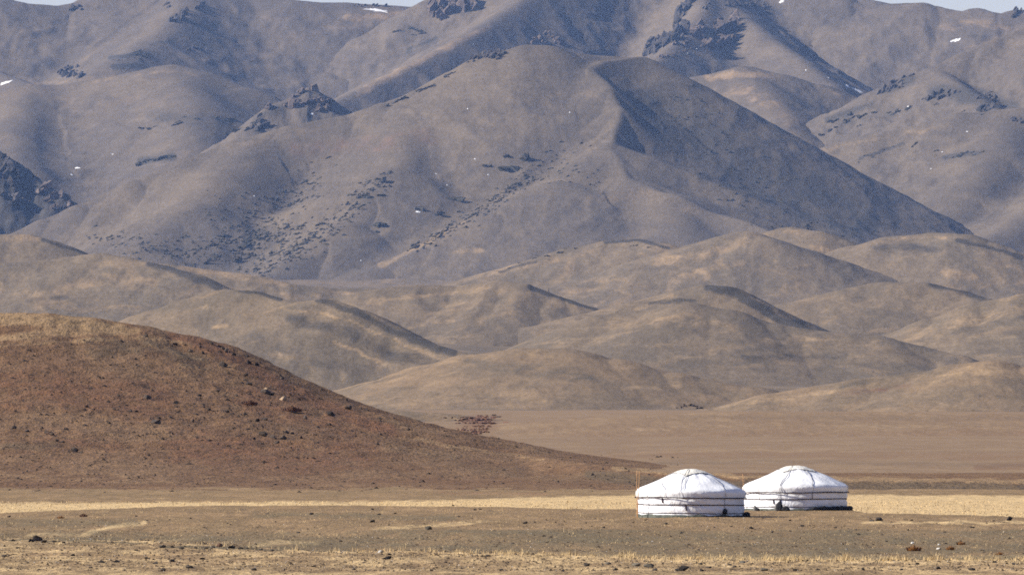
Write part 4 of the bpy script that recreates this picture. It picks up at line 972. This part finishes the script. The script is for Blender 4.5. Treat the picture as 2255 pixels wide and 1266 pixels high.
# ------------------------------------------------------------------ scrub on the mountains
def bush(seed, k=6):
    r = random.Random(seed); bm = bmesh.new()
    for j in range(k):
        c = Vector((r.uniform(-.36, .36), r.uniform(-.25, .25), r.uniform(-.02, .12))); q = r.uniform(0.16, 0.28)
        vs = []
        for _ in range(9):
            v = Vector((r.gauss(0, 1), r.gauss(0, 1), r.gauss(0, 1))).normalized() * q * r.uniform(.7, 1.1)
            vs.append(bm.verts.new(c + v))
        res = bmesh.ops.convex_hull(bm, input=vs)
        bmesh.ops.delete(bm, geom=[e for e in set(res['geom_interior']) if isinstance(e, bmesh.types.BMVert) and e.is_valid], context='VERTS')
    me = bpy.data.meshes.new('scrub_patch'); bm.to_mesh(me); bm.free(); me.materials.append(M_scrub)
    return me
V_scrub = [bush(500 + i, 5) for i in range(9)]
MM = [HILLS['main']]
def scrub(px, py, w, h, ang, hills, d0, d1, label, group):
    """w, h in photo pixels; ang: tilt of the long side, seen from the front"""
    px, py = np.asarray(px, float), np.asarray(py, float)
    p, ok = hit(px, py, hills, d0, d1, 360)
    for i in range(len(px)):
        if not ok[i]: continue
        s = p[i, 1] / F
        o = bpy.data.objects.new('scrub_patch', random.choice(V_scrub)); COL.objects.link(o)
        o.location = p[i]
        o.rotation_euler = (0, math.radians(ang[i]), 0)
        sx = w[i] * s * 1.5
        o.scale = (sx if random.random() < .5 else -sx, h[i] * s * 3.0, h[i] * s * 2.6)
        tag(o, label if isinstance(label, str) else label[i], 'scrub', group)
def field(n, poly_or_line, width, wr, hr, ang, label, group, hills=MM, d0=10400, d1=12300, seed=0):
    r = np.random.default_rng(seed)
    pts = np.array(poly_or_line, float)
    seg = np.hypot(*np.diff(pts, axis=0).T); c = np.concatenate([[0], np.cumsum(seg)]) / seg.sum()
    t = r.random(n)
    px = np.interp(t, c, pts[:, 0]) + r.normal(0, width, n); py = np.interp(t, c, pts[:, 1]) + r.normal(0, width * 0.45, n)
    q = r.random(n) ** 2
    w = wr[0] + (wr[1] - wr[0]) * q; h = hr[0] + (hr[1] - hr[0]) * q
    a = np.full(n, ang) + r.normal(0, 12, n)
    scrub(px, py, w, h, a, hills, d0, d1, label, group)
g1 = 'scrub patches on the main mountain'
# (tilt: negative leans up to the right)
field(36, [(1165, 385), (1080, 450), (980, 510), (905, 552)], 7, (6, 20), (3, 6), -30, 'dark scrub patch in the diagonal band below the centre of the main mountain', g1 + ', centre band', seed=1)
field(20, [(1150, 400), (1090, 450), (1020, 490)], 14, (5, 14), (3, 5), -28, 'dark scrub patch in the diagonal band below the centre of the main mountain', g1 + ', centre band', seed=2)
field(34, [(850, 385), (800, 430), (740, 490), (640, 560), (570, 605)], 12, (6, 20), (3, 7), -35, 'dark scrub patch in the diagonal band on the left face of the main mountain', g1 + ', left band', seed=3)
field(50, [(560, 440), (520, 520), (640, 500), (480, 560), (620, 560)], 32, (6, 22), (3, 7), -28, 'dark scrub patch scattered low on the left face of the main mountain', g1 + ', lower left', seed=4)
field(20, [(700, 400), (660, 440), (600, 450)], 26, (5, 13), (3, 5), -25, 'dark scrub patch scattered low on the left face of the main mountain', g1 + ', lower left', seed=5)
field(14, [(230, 520), (320, 550), (450, 560)], 22, (6, 16), (3, 5), -25, 'dark scrub patch scattered low on the left face of the main mountain', g1 + ', lower left', seed=6)
field(20, [(1040, 135), (960, 185), (850, 235)], 3, (6, 18), (3, 6), -28, 'dark rocky scrub patch along the left skyline ridge of the main mountain', g1 + ', skyline', seed=7)
field(16, [(1080, 600), (1180, 572), (1340, 532), (1480, 548)], 5, (6, 15), (3, 5), -8, 'dark scrub patch along the broken crest of the tan foothill', 'scrub on the foothill crest', hills=[HILLS['f']], d0=7900, d1=8700, seed=8)
big = [(1128, 376, 56, 16, 8, 'largest dark scrub patch in the middle of the main mountain'), (1160, 348, 26, 18, -50, 'ring-shaped dark scrub above the largest patch on the main mountain'), (1114, 346, 14, 9, 0, 'small dark scrub patch up and left of the largest patch on the main mountain'),
       (1072, 366, 17, 8, 10, 'dark scrub patch just left of the largest patch on the main mountain'), (1000, 441, 46, 13, -5, 'long dark scrub patch right of the snow-edged one on the main mountain'), (922, 461, 22, 11, -8, 'dark scrub patch with snow under it on the main mountain'),
       (966, 474, 20, 11, -12, 'round dark scrub patch below the long one on the main mountain'), (836, 499, 30, 15, -10, 'dark scrub patch above the blue hollow at the foot of the main mountain'), (829, 512, 12, 7, 0, 'small dark scrub patch under the one above the blue hollow'),
       (846, 402, 18, 13, -60, 'upright dark scrub patch at the top of the left band'), (820, 435, 45, 9, -8, 'long dark scrub patch across the top of the left band'), (520, 575, 16, 12, 0, 'round dark scrub patch at the foot of the main mountain, lower left'), (535, 545, 40, 12, -15, 'wide dark scrub patch at the foot of the main mountain, lower left')]
scrub([b[0] for b in big], [b[1] for b in big], [b[2] for b in big], [b[3] for b in big], [b[4] for b in big], MM, 10400, 12300, [b[5] for b in big], g1 + ', large')
field(20, [(330, 285), (420, 262), (530, 268)], 9, (8, 26), (3, 7), -8, 'dark scrub patch on the domed shoulder left of the reddish crag', 'scrub on the domed shoulder', hills=[HILLS['dome_left']], d0=12000, d1=14300, seed=9)
field(9, [(312, 360), (380, 348)], 6, (14, 34), (5, 10), -10, 'dark scrub patch in the hollow above the left end of the main ridge', 'scrub in the hollow', hills=[HILLS['dome_left']], d0=12000, d1=14300, seed=10)
field(12, [(560, 275), (500, 300)], 8, (8, 18), (4, 8), -20, 'dark scrub patch below the reddish crag', 'scrub below the crag', hills=[HILLS['crag_ridge'], HILLS['dome_left']], d0=12000, d1=13600, seed=11)
field(20, [(1800, 300), (1900, 250), (2050, 230), (2200, 250)], 12, (8, 24), (4, 8), -18, 'dark scrub patch on the right rocky ridge', 'scrub on the right ridge', hills=[HILLS['right_ridge'], HILLS['right_slope']], d0=11500, d1=13600, seed=12)
field(14, [(1890, 355), (1990, 318), (2100, 345), (2160, 335)], 6, (7, 18), (3, 6), -18, 'dark scrub patch on the smooth slope at the right edge', 'scrub on the right slope', hills=[HILLS['right_slope']], d0=11000, d1=13000, seed=13)
field(14, [(250, 130), (320, 118), (300, 148)], 8, (10, 30), (3, 6), -8, 'dark scrub patch high on the upper left slope', 'scrub on the upper left slope', hills=[HILLS['back_left']], d0=14300, d1=16800, seed=14)
field(10, [(872, 72), (905, 64), (935, 70), (905, 80)], 3, (12, 22), (4, 6), 0, 'dark scrub patch in the oval ring near the top edge left of centre', 'scrub in the oval ring', hills=[HILLS['back_left'], HILLS['center']], d0=14300, d1=16800, seed=15)

# the countless small bushes between the patches
def scrub_mass():
    r = np.random.default_rng(77)
    PX, PY = [], []
    for line, wd, n in [([(1165, 385), (1080, 450), (980, 510), (905, 552)], 12, 320), ([(850, 385), (800, 430), (740, 490), (640, 560), (570, 605)], 16, 480), ([(560, 440), (520, 520), (640, 500), (480, 560), (620, 560)], 42, 950),
                        ([(230, 520), (320, 550), (450, 560)], 26, 260), ([(700, 390), (640, 450)], 30, 160), ([(1250, 330), (1180, 380), (1300, 400)], 30, 130), ([(1600, 400), (1750, 500), (1850, 520)], 40, 220), ([(1450, 200), (1600, 330)], 45, 130)]:
        pts = np.array(line, float); seg = np.hypot(*np.diff(pts, axis=0).T); c = np.concatenate([[0], np.cumsum(seg)]) / seg.sum(); t = r.random(n)
        PX.append(np.interp(t, c, pts[:, 0]) + r.normal(0, wd, n)); PY.append(np.interp(t, c, pts[:, 1]) + r.normal(0, wd * .5, n))
    px, py = np.concatenate(PX), np.concatenate(PY)
    k = fbm(px / 30 + py / 40, py / 14, 3, 33) > -0.1
    p, ok = hit(px[k], py[k], MM, 10400, 12300, 300)
    p = p[ok]
    V, Fc, m = [], [], 0
    for i in range(len(p)):
        bv, bf = BLK[r.integers(len(BLK))]; s = p[i, 1] / F; q = (3 + 8 * r.random() ** 2) * s
        a = math.radians(30 + r.normal(0, 15)); w = bv * np.array([q * r.uniform(1, 2), q, q * .7])
        w = np.stack([w[:, 0] * math.cos(a) - w[:, 2] * math.sin(a), w[:, 1], w[:, 0] * math.sin(a) + w[:, 2] * math.cos(a)], 1)
        V.append(w + p[i]); Fc.append(bf + m); m += len(bv)
    o = link('scrub_cover', poly_mesh('scrub_cover', np.concatenate(V), np.concatenate(Fc), smooth=False), M_scrub)
    tag(o, 'small dark bushes thinly covering the main mountain', 'scrub', kind='stuff')
scrub_mass()

# ------------------------------------------------------------------ snow left in hollows
def snow(px, py, w, h, hills, d0, d1, label, group='snow patches on the mountains'):
    (p,), ok = hit([px], [py], hills, d0, d1, 400)
    if not ok[0]: return
    hh = (lambda x, y: max(float((q.h)(np.array([x]), np.array([y]))[0]) for q in hills))
    e = 6.0
    gx = (hh(p[0] + e, p[1]) - hh(p[0] - e, p[1])) / (2 * e); gy = (hh(p[0], p[1] + e) - hh(p[0], p[1] - e)) / (2 * e)
    nrm = Vector((-gx, -gy, 1)).normalized()
    s = p[1] / F
    r = random.Random(int(px * 7 + py)); bm = bmesh.new()
    n = 26; c = bm.verts.new((0, 0, 0.5)); ring = []; low = []
    for k in range(n):
        a = 2 * math.pi * k / n; q = r.uniform(0.30, 1.15)
        ring.append(bm.verts.new((0.5 * q * math.cos(a), 0.5 * q * math.sin(a), 0.15))); low.append(bm.verts.new((0.55 * q * math.cos(a), 0.55 * q * math.sin(a), -1.2)))
    for k in range(n):
        j = (k + 1) % n
        bm.faces.new((c, ring[k], ring[j])); bm.faces.new((ring[k], low[k], low[j], ring[j]))
    me = bpy.data.meshes.new('snow_patch'); bm.to_mesh(me); bm.free()
    o = link('snow_patch', me, M_snow)
    o.location = p
    q = nrm.to_track_quat('Z', 'Y')
    vy = max(0.25, abs(gy) / math.sqrt(1 + gy * gy))
    o.rotation_mode = 'QUATERNION'
    ax = Vector((1, 0, gx)).normalized(); ay = nrm.cross(ax).normalized()
    o.rotation_quaternion = Matrix((ax, ay, nrm)).transposed().to_quaternion()
    o.scale = (w * s, h * s / vy, 1.6)
    tag(o, label, 'snow', group)
BL, BC, BR, DL = HILLS['back_left'], HILLS['center'], HILLS['back_right'], HILLS['dome_left']
snow(834, 23, 62, 8, [BL, BC], 14000, 17000, 'long curved snow patch near the top edge left of centre')
snow(2110, 88, 44, 10, [BR], 13800, 16700, 'white snow patch below the skyline, upper right corner')
snow(1885, 198, 44, 12, [BR, BC, HILLS['lit_dome']], 12500, 16700, 'snow patch in the valley right of the sunlit shoulder')
snow(1866, 190, 14, 6, [BR, BC, HILLS['lit_dome']], 12500, 16700, 'small snow patch left of the one in the right valley')
snow(14, 182, 30, 8, [BL, DL], 12500, 16800, 'narrow snow streak at the left edge, upper left')
snow(1722, 4, 26, 9, [BC, BR], 14000, 16900, 'snow patch cut by the top edge right of the high crags')
snow(922, 467, 15, 4, MM, 10400, 12300, 'thin snow rim under a dark scrub patch on the main mountain')
snow(688, 252, 16, 6, [HILLS['crag_ridge'], HILLS['main']], 11600, 13300, 'small snow patch at the foot of the reddish crag')
snow(170, 370, 12, 6, [DL], 11900, 14500, 'small snow patch in the dark hollow of the domed shoulder')
snow(158, 385, 7, 3, [DL], 11900, 14500, 'tiny snow patch under the small one in the dark hollow')
for px, py, hs in [(985, 408, MM), (1030, 240, MM), (1255, 248, MM), (1046, 350, MM), (1075, 385, MM), (960, 383, MM), (795, 574, MM), (560, 432, MM), (2000, 235, [HILLS['right_ridge']]), (2130, 290, [HILLS['right_slope']]), (2075, 335, [HILLS['right_slope']]), (2050, 372, [HILLS['right_slope']]), (1515, 118, [BC]), (1535, 108, [BC]), (1775, 155, [BC, BR]), (1825, 172, [BC, BR]), (808, 133, [BL]), (830, 137, [BL]), (248, 340, [DL]), (1042, 98, [BC])]:
    snow(px, py, 4.2, 2.4, hs, 10400, 16900, 'tiny white snow speck on the mountain slopes', 'tiny snow specks')

# ------------------------------------------------------------------ tufts and brush
def tuft(label, px, py, w, h, mat, n, surf, name, cat, group, bl=1.0):
    hs, d0, d1 = ([base_h], 290, 640) if surf == 'plain' else (([BH, base_h], 560, 1150) if surf == 'hill' else ([HILLS['o'], HILLS['n'], base_h], 1000, 3000))
    (p,), ok = hit([px], [py + h * 0.4], hs, d0, d1, 1200)
    s = p[1] / F; r = np.random.default_rng(int(px))
    W, Hh = w * s, h * s
    V = []; Fc = []
    for i in range(n):
        a = r.uniform(0, 6.28); q = r.random() ** 0.5 * 0.5
        b = np.array([q * math.cos(a) * W, q * math.sin(a) * W * 0.8, 0])
        tip = b * 1.25 + np.array([r.normal(0, .1) * W * .4, r.normal(0, .1) * W * .4, Hh * r.uniform(.5, 1.05) * (1.15 - q)])
        wd = np.array([math.cos(a + 1.3), math.sin(a + 1.3), 0]) * max(W * 0.05, 0.012) * bl
        k = len(V); V += [b - wd, b + wd, tip + wd * .3, tip - wd * .3]; Fc.append((k, k + 1, k + 2, k + 3))
    me = poly_mesh(name, np.array(V), np.array(Fc), smooth=False)
    o = link(name, me, mat); o.location = p
    tag(o, label, cat, group)
gt = 'rusty dry tufts in the foreground'
tuft('wide rusty tuft right of centre in the lower right foreground', 2012, 1207, 30, 13, M_rust, 160, 'plain', 'grass_tuft', 'tuft', gt)
tuft('rusty tuft beside the white stone, lower right', 2092, 1206, 20, 10, M_rust, 110, 'plain', 'grass_tuft', 'tuft', gt)
tuft('rusty tuft up and right of the one beside the white stone', 2116, 1195, 18, 9, M_rust, 90, 'plain', 'grass_tuft', 'tuft', gt)
tuft('brown tuft on the turf at the far left, left one of two', 134, 1138, 15, 7, M_rust, 80, 'plain', 'grass_tuft', 'tuft', gt)
tuft('brown tuft on the turf at the far left, right one of two', 184, 1134, 18, 8, M_redbrush, 90, 'plain', 'grass_tuft', 'tuft', gt)
tuft('small rusty tuft at the right edge above the dry grass', 2200, 1218, 18, 7, M_rust, 70, 'plain', 'grass_tuft', 'tuft', gt)
tuft('reddish low bush on the brown hill right of the tan boulder', 645, 902, 36, 13, M_redbrush, 160, 'hill', 'low_bush', 'bush', 'reddish bushes on the brown hill', 2)
tuft('reddish low bush left of the tan boulder on the brown hill', 552, 888, 30, 12, M_redbrush, 140, 'hill', 'low_bush', 'bush', 'reddish bushes on the brown hill', 2)
r = np.random.default_rng(4)
RV, RF, RK = [], [], 0
BR_ = []
for k in range(110):
    row = r.integers(0, 6)
    px = r.normal(1058 - row * 3, 26 - row); py = 918 + 7 * row + r.normal(0, 1.6)
    if py > 940 and px > 1082: continue
    BR_.append((px, py))
for i, (px, py) in enumerate(sorted(BR_)):
    (pp,), ok = hit([px], [py], [HILLS['o'], HILLS['n'], base_h], 1000, 3000)
    s_ = pp[1] / F; w_ = r.uniform(8, 20) * s_; bv, bf = BLK[r.integers(len(BLK))]
    for k_ in range(4):
        RV.append(bv * np.array([w_ * .5, w_, r.uniform(3.0, 5.5) * s_]) + pp + np.array([r.normal(0, .3), r.normal(0, .5), 0.05]) * w_); RF.append(bf + RK); RK += len(bv)
o = link('brush', poly_mesh('brush', np.concatenate(RV), np.concatenate(RF), smooth=False), M_redbrush)
tag(o, 'dark red brush covering the hollow at the end of the brown hill', 'brush', kind='stuff')

# ------------------------------------------------------------------ gravel and dry grass (beyond counting)
def octa_field(name, p, size, mat, label, seed, parent=None):
    r = np.random.default_rng(seed); n = len(p)
    base = np.array([(1, 0, 0), (-1, 0, 0), (0, 1, 0), (0, -1, 0), (0, 0, 1), (0, 0, -0.5)], float) * 0.5
    Vv = base[None] * size[:, None, None] * r.uniform(0.55, 1.25, (n, 6, 1)) * np.stack([r.uniform(.8, 1.5, n), r.uniform(.7, 1.2, n), r.uniform(.5, .9, n)], 1)[:, None, :]
    a = r.uniform(0, 6.28, n); ca, sa = np.cos(a)[:, None], np.sin(a)[:, None]
    X = Vv[..., 0] * ca - Vv[..., 1] * sa; Y = Vv[..., 0] * sa + Vv[..., 1] * ca
    Vv = np.stack([X, Y, Vv[..., 2]], -1) + p[:, None, :]
    f = np.array([(0, 2, 4), (2, 1, 4), (1, 3, 4), (3, 0, 4), (2, 0, 5), (1, 2, 5), (3, 1, 5), (0, 3, 5)])
    Fc = (f[None] + 6 * np.arange(n)[:, None, None]).reshape(-1, 3)
    o = link(name, poly_mesh(name, Vv.reshape(-1, 3), Fc, smooth=False), mat)
    return tag(o, label, 'gravel', kind='stuff')
r = np.random.default_rng(12)
n = 26000
px = r.uniform(-500, 2755, n); py = 1140 + 150 * r.random(n) ** 0.75
bank = py > np.interp(px, BANKX, BANKY) - 4
clump = fbm(px / 60, py / 14, 3, 5) > -0.05
keep = (bank & (r.random(n) < 0.9)) | (~bank & clump & (r.random(n) < 0.45))
px, py = px[keep], py[keep]
d = F * EYE / (py - YH); x = (px - CX) / F * d
d = np.where(py > 1285, d * r.uniform(0.8, 1, len(d)), d)
p = np.stack([x, d, base_h(x, d)], 1)
sz = (2.2 + 7.5 * r.random(len(p)) ** 3.5) * d / F
octa_field('gravel', p, sz, M_pebble, 'loose pebbles strewn over the near steppe', 3)
n = 900
k = r.integers(0, len(p), n)
octa_field('white_pebbles', p[k] + np.array([0.3, 0.4, 0.01]), (1.5 + 2 * r.random(n)) * p[k, 1] / F, M_rock_pale, 'tiny whitish pebbles strewn over the near steppe', 4)
n = 11000
px = r.uniform(-300, 1500, n); py = r.uniform(740, 1085, n)
dens = 0.35 + 0.65 * np.exp(-((px - 480) / 260) ** 2 - ((py - 905) / 70) ** 2)
kk = (r.random(n) < dens) & (fbm(px / 50, py / 22, 3, 15) > -0.12)
p, ok = hit(px[kk], py[kk], [BH, base_h], 560, 1160, 420)
ok &= p[:, 1] > 620
p = p[ok]
octa_field('hill_gravel', p, (3.0 + 9.5 * r.random(len(p)) ** 3) * p[:, 1] / F, M_boulder, 'stones strewn over the slope of the brown hill', 6)

def blades(name, x, y, z, hgt, wid, mat, label, seed, lean=0.3):
    r = np.random.default_rng(seed); n = len(x)
    a = r.uniform(0, 6.28, n); w = np.stack([np.cos(a), np.sin(a), 0 * a], 1) * wid[:, None]
    b = np.stack([x, y, z - 0.01], 1)
    l = np.stack([r.normal(0.1, lean, n), r.normal(0, lean, n), 0 * x], 1) * hgt[:, None]
    mid = b + l * 0.35 + np.stack([0 * x, 0 * x, hgt * 0.6], 1); tip = b + l + np.stack([0 * x, 0 * x, hgt], 1)
    V = np.stack([b - w, b + w, mid + w * .6, tip, mid - w * .6], 1).reshape(-1, 3)
    i = 5 * np.arange(n)[:, None]
    Fc = np.concatenate([i + np.array([[0, 1, 2]]), i + np.array([[0, 2, 4]]), i + np.array([[4, 2, 3]])], 0)
    o = link(name, poly_mesh(name, V, Fc, smooth=False), mat)
    return tag(o, label, 'grass', kind='stuff')
# strip of standing dry grass along the back of the stony bank
n = 60000
px = r.uniform(-400, 2700, n)
edge = np.interp(px, BANKX, BANKY)
py = edge + r.normal(2, 7, n) - 5 * (px > 1250)
dens = np.interp(px, [-400, 0, 560, 700, 1000, 1250, 1500, 2255, 2700], [.05, .05, .06, .12, .2, .45, .95, .9, .9]) * np.clip(0.55 + 1.5 * fbm(px / 55, px * 0, 4, 8), 0.02, 1)
kk = r.random(n) < dens
px, py = px[kk], py[kk]
d = F * (EYE - 0.2) / (py - YH); x = (px - CX) / F * d
tall = np.clip(0.6 + 1.3 * fbm(px / 40, px * 0, 3, 9), 0.3, 1.4)
blades('dry_grass', x, d, base_h(x, d), r.uniform(4, 21, len(x)) * tall * d / F, np.full(len(x), 0.011), M_straw, 'strip of standing dry grass along the back of the stony bank', 2)
# thin grass tussocks over turf and bank
n = 26000
px = r.uniform(-400, 2700, n); py = r.uniform(1118, 1275, n)
kk = fbm(px / 40, py / 10, 3, 18) > 0.05
px, py = px[kk], py[kk]
d = F * EYE / (py - YH); x = (px - CX) / F * d
blades('turf_grass', x, d, base_h(x, d), r.uniform(1.5, 5, len(x)) * d / F, np.full(len(x), 0.012), M_straw, 'short sparse dry grass on the turf and the bank', 3, 0.6)
# the straw-coloured flat
n = 9000
px = r.uniform(-500, 2800, n); d = r.uniform(500, 690, n)
x = (px - CX) / F * d
lip = np.interp(px, LIPX, LIPD)
kk = (d > lip + 6) & (d < 610) & (BH.h(x, d) < base_h(x, d) + 0.05)
x, d = x[kk], d[kk]
blades('straw_grass', x, d, base_h(x, d), r.uniform(0.06, 0.15, len(x)), np.full(len(x), 0.03), M_straw, 'dense straw-coloured grass on the flat behind the gers', 5, 0.35)

# ------------------------------------------------------------------ labels that tell the members of a row apart
ORD = ['first', 'second', 'third', 'fourth', 'fifth', 'sixth', 'seventh', 'eighth', 'ninth', 'tenth', 'eleventh', 'twelfth', 'thirteenth', 'fourteenth', 'fifteenth', 'sixteenth', 'seventeenth', 'eighteenth', 'nineteenth', 'twentieth'] + [t + '-' + u for t in ('twenty', 'thirty', 'forty') for u in ('first', 'second', 'third', 'fourth', 'fifth', 'sixth', 'seventh', 'eighth', 'ninth')]
SIDES = [('right of', 1, 0), ('left of', -1, 0), ('below', 0, 1), ('above', 0, -1)]
def screen(o):
    return to_px(o.location.x, o.location.y, o.location.z)
def by_anchor(shared, base, anchors):
    """name each member after the nearest easily found neighbour and the side it lies on"""
    mem = [o for o in bpy.data.objects if o.get('label') == shared]
    A = []
    for short, key in anchors:
        for o in bpy.data.objects:
            if o.get('label') == key: A.append((short, *screen(o)))
    seen = {}
    for o in mem:
        x, y = screen(o)
        short, ax, ay = min(A, key=lambda a: math.hypot(a[1] - x, (a[2] - y) * 1.5))
        dx, dy = x - ax, (y - ay) * 1.5
        side = max(SIDES, key=lambda s: s[1] * dx + s[2] * dy)[0]
        seen.setdefault((short, side), []).append((math.hypot(dx, dy), o))
    for (short, side), lst in seen.items():
        for i, (_, o) in enumerate(sorted(lst, key=lambda t: t[0])):
            o['label'] = f'{base}, {ORD[i] + " one " if len(lst) > 1 else ""}{side} {short}'
def from_left(shared, base):
    mem = sorted([o for o in bpy.data.objects if o.get('label') == shared], key=lambda o: screen(o)[0])
    if len(mem) > 20: return
    for i, o in enumerate(mem): o['label'] = f'{ORD[i]} from the left of the {base}'
by_anchor(LB, 'small dark boulder on the brown hill', [('the lone black boulder', 'lone black boulder below the skyline of the brown hill'), ('the large tan boulder', 'tan boulder catching the light on the right flank of the brown hill'),
    ('the boulder cluster', 'largest boulder of the black cluster low on the brown hill'), ('the wide middle boulder', 'wide boulder at the left of the stony slope, middle of the brown hill'), ('the low rock line', 'wide dark rock ending the low rock line, left on the brown hill'), ('the ridge-line rock', 'dark rock on the tan ridge line near the hill top'), ('the wide skyline rock', 'wide dark rock on the skyline above the lone black boulder')])
by_anchor(LF, 'small dark stone on the bank', [('the largest one', 'largest dark stone on the bank at the bottom left'), ('the big black stone', 'big black stone at the bottom edge below the nearer ger'), ('the pale rim stone', 'pale stone at the rim of the bank, left of centre'), ('the bottom-centre stone', 'dark stone on the bank at bottom centre'),
    ('the lone grey stone', 'grey stone on the bank below the farther ger'), ('the reddish rim stone', 'reddish stone on the dark bank rim, lower left'), ('the white stone', 'white stone beside the rusty tufts, lower right')])
by_anchor(LT, 'small dark stone on the turf', [('the lone stone', 'dark stone alone on the turf left of the nearer ger'), ('the rounded grey stone', 'rounded grey stone on the turf right of the larger dark stone'), ('the nearer ger', ger1['label']), ('the farther ger', ger2['label']), ('the largest turf stone', 'largest dark stone on the turf right of the farther ger'),
    ('the brown tufts', 'brown tuft on the turf at the far left, right one of two'), ('the wide rusty tuft', 'wide rusty tuft right of centre in the lower right foreground')])
for shared, base in [('dark scrub patch along the broken crest of the tan foothill', 'scrub patches along the broken crest of the tan foothill'), ('dark rocky scrub patch along the left skyline ridge of the main mountain', 'scrub patches along the left skyline of the main mountain'),
    ('dark scrub patch on the domed shoulder left of the reddish crag', 'scrub patches on the domed shoulder, upper left'), ('dark scrub patch in the hollow above the left end of the main ridge', 'scrub patches in the upper left hollow'), ('dark scrub patch below the reddish crag', 'scrub patches below the reddish crag'),
    ('dark scrub patch on the right rocky ridge', 'scrub patches on the right rocky ridge'), ('dark scrub patch on the smooth slope at the right edge', 'scrub patches on the smooth slope at the right edge'), ('dark scrub patch high on the upper left slope', 'scrub patches high on the upper left slope'), ('dark scrub patch in the oval ring near the top edge left of centre', 'scrub patches in the oval ring near the top edge')]:
    from_left(shared, base)
from_left('tiny white snow speck on the mountain slopes', 'tiny white snow specks on the mountains')
BIGA = [('the largest patch', big[0][5]), ('the snow-edged patch', big[5][5]), ('the hollow patch', big[7][5]), ('the long top patch', big[10][5]), ('the wide foot patch', big[12][5])]
for sh in ('dark scrub patch in the diagonal band below the centre of the main mountain', 'dark scrub patch in the diagonal band on the left face of the main mountain', 'dark scrub patch scattered low on the left face of the main mountain'):
    by_anchor(sh, 'scrub patch' + (' in the centre band' if 'centre' in sh else ' in the left band' if 'band' in sh else ' low on the left face'), BIGA)

# ------------------------------------------------------------------ the air
def build_haze():
    x, y0, y1, z0, z1 = 9000.0, -300.0, 27000.0, -8.0, 1150.0
    V = np.array([(sx * x, y, z) for z in (z0, z1) for y in (y0, y1) for sx in (-1, 1)])
    Fc = np.array([(0, 2, 3, 1), (4, 5, 7, 6), (0, 1, 5, 4), (2, 6, 7, 3), (0, 4, 6, 2), (1, 3, 7, 5)])
    me = poly_mesh('haze', V, Fc, smooth=False)
    m = bpy.data.materials.new('haze_air'); m.use_nodes = True
    nt = m.node_tree; nt.nodes.remove(nt.nodes['Principled BSDF'])
    v = nt.nodes.new('ShaderNodeVolumePrincipled')
    v.inputs['Color'].default_value = (0.30, 0.51, 1.0, 1)
    v.inputs['Density'].default_value = 1.35e-5
    v.inputs['Absorption Color'].default_value = (1, 1, 1, 1)
    v.inputs['Anisotropy'].default_value = 0.0
    nt.links.new(v.outputs[0], nt.nodes['Material Output'].inputs['Volume'])
    o = link('haze', me, m)
    tag(o, 'thin blue haze in the air before the far mountains', 'haze', kind='stuff')
build_haze()
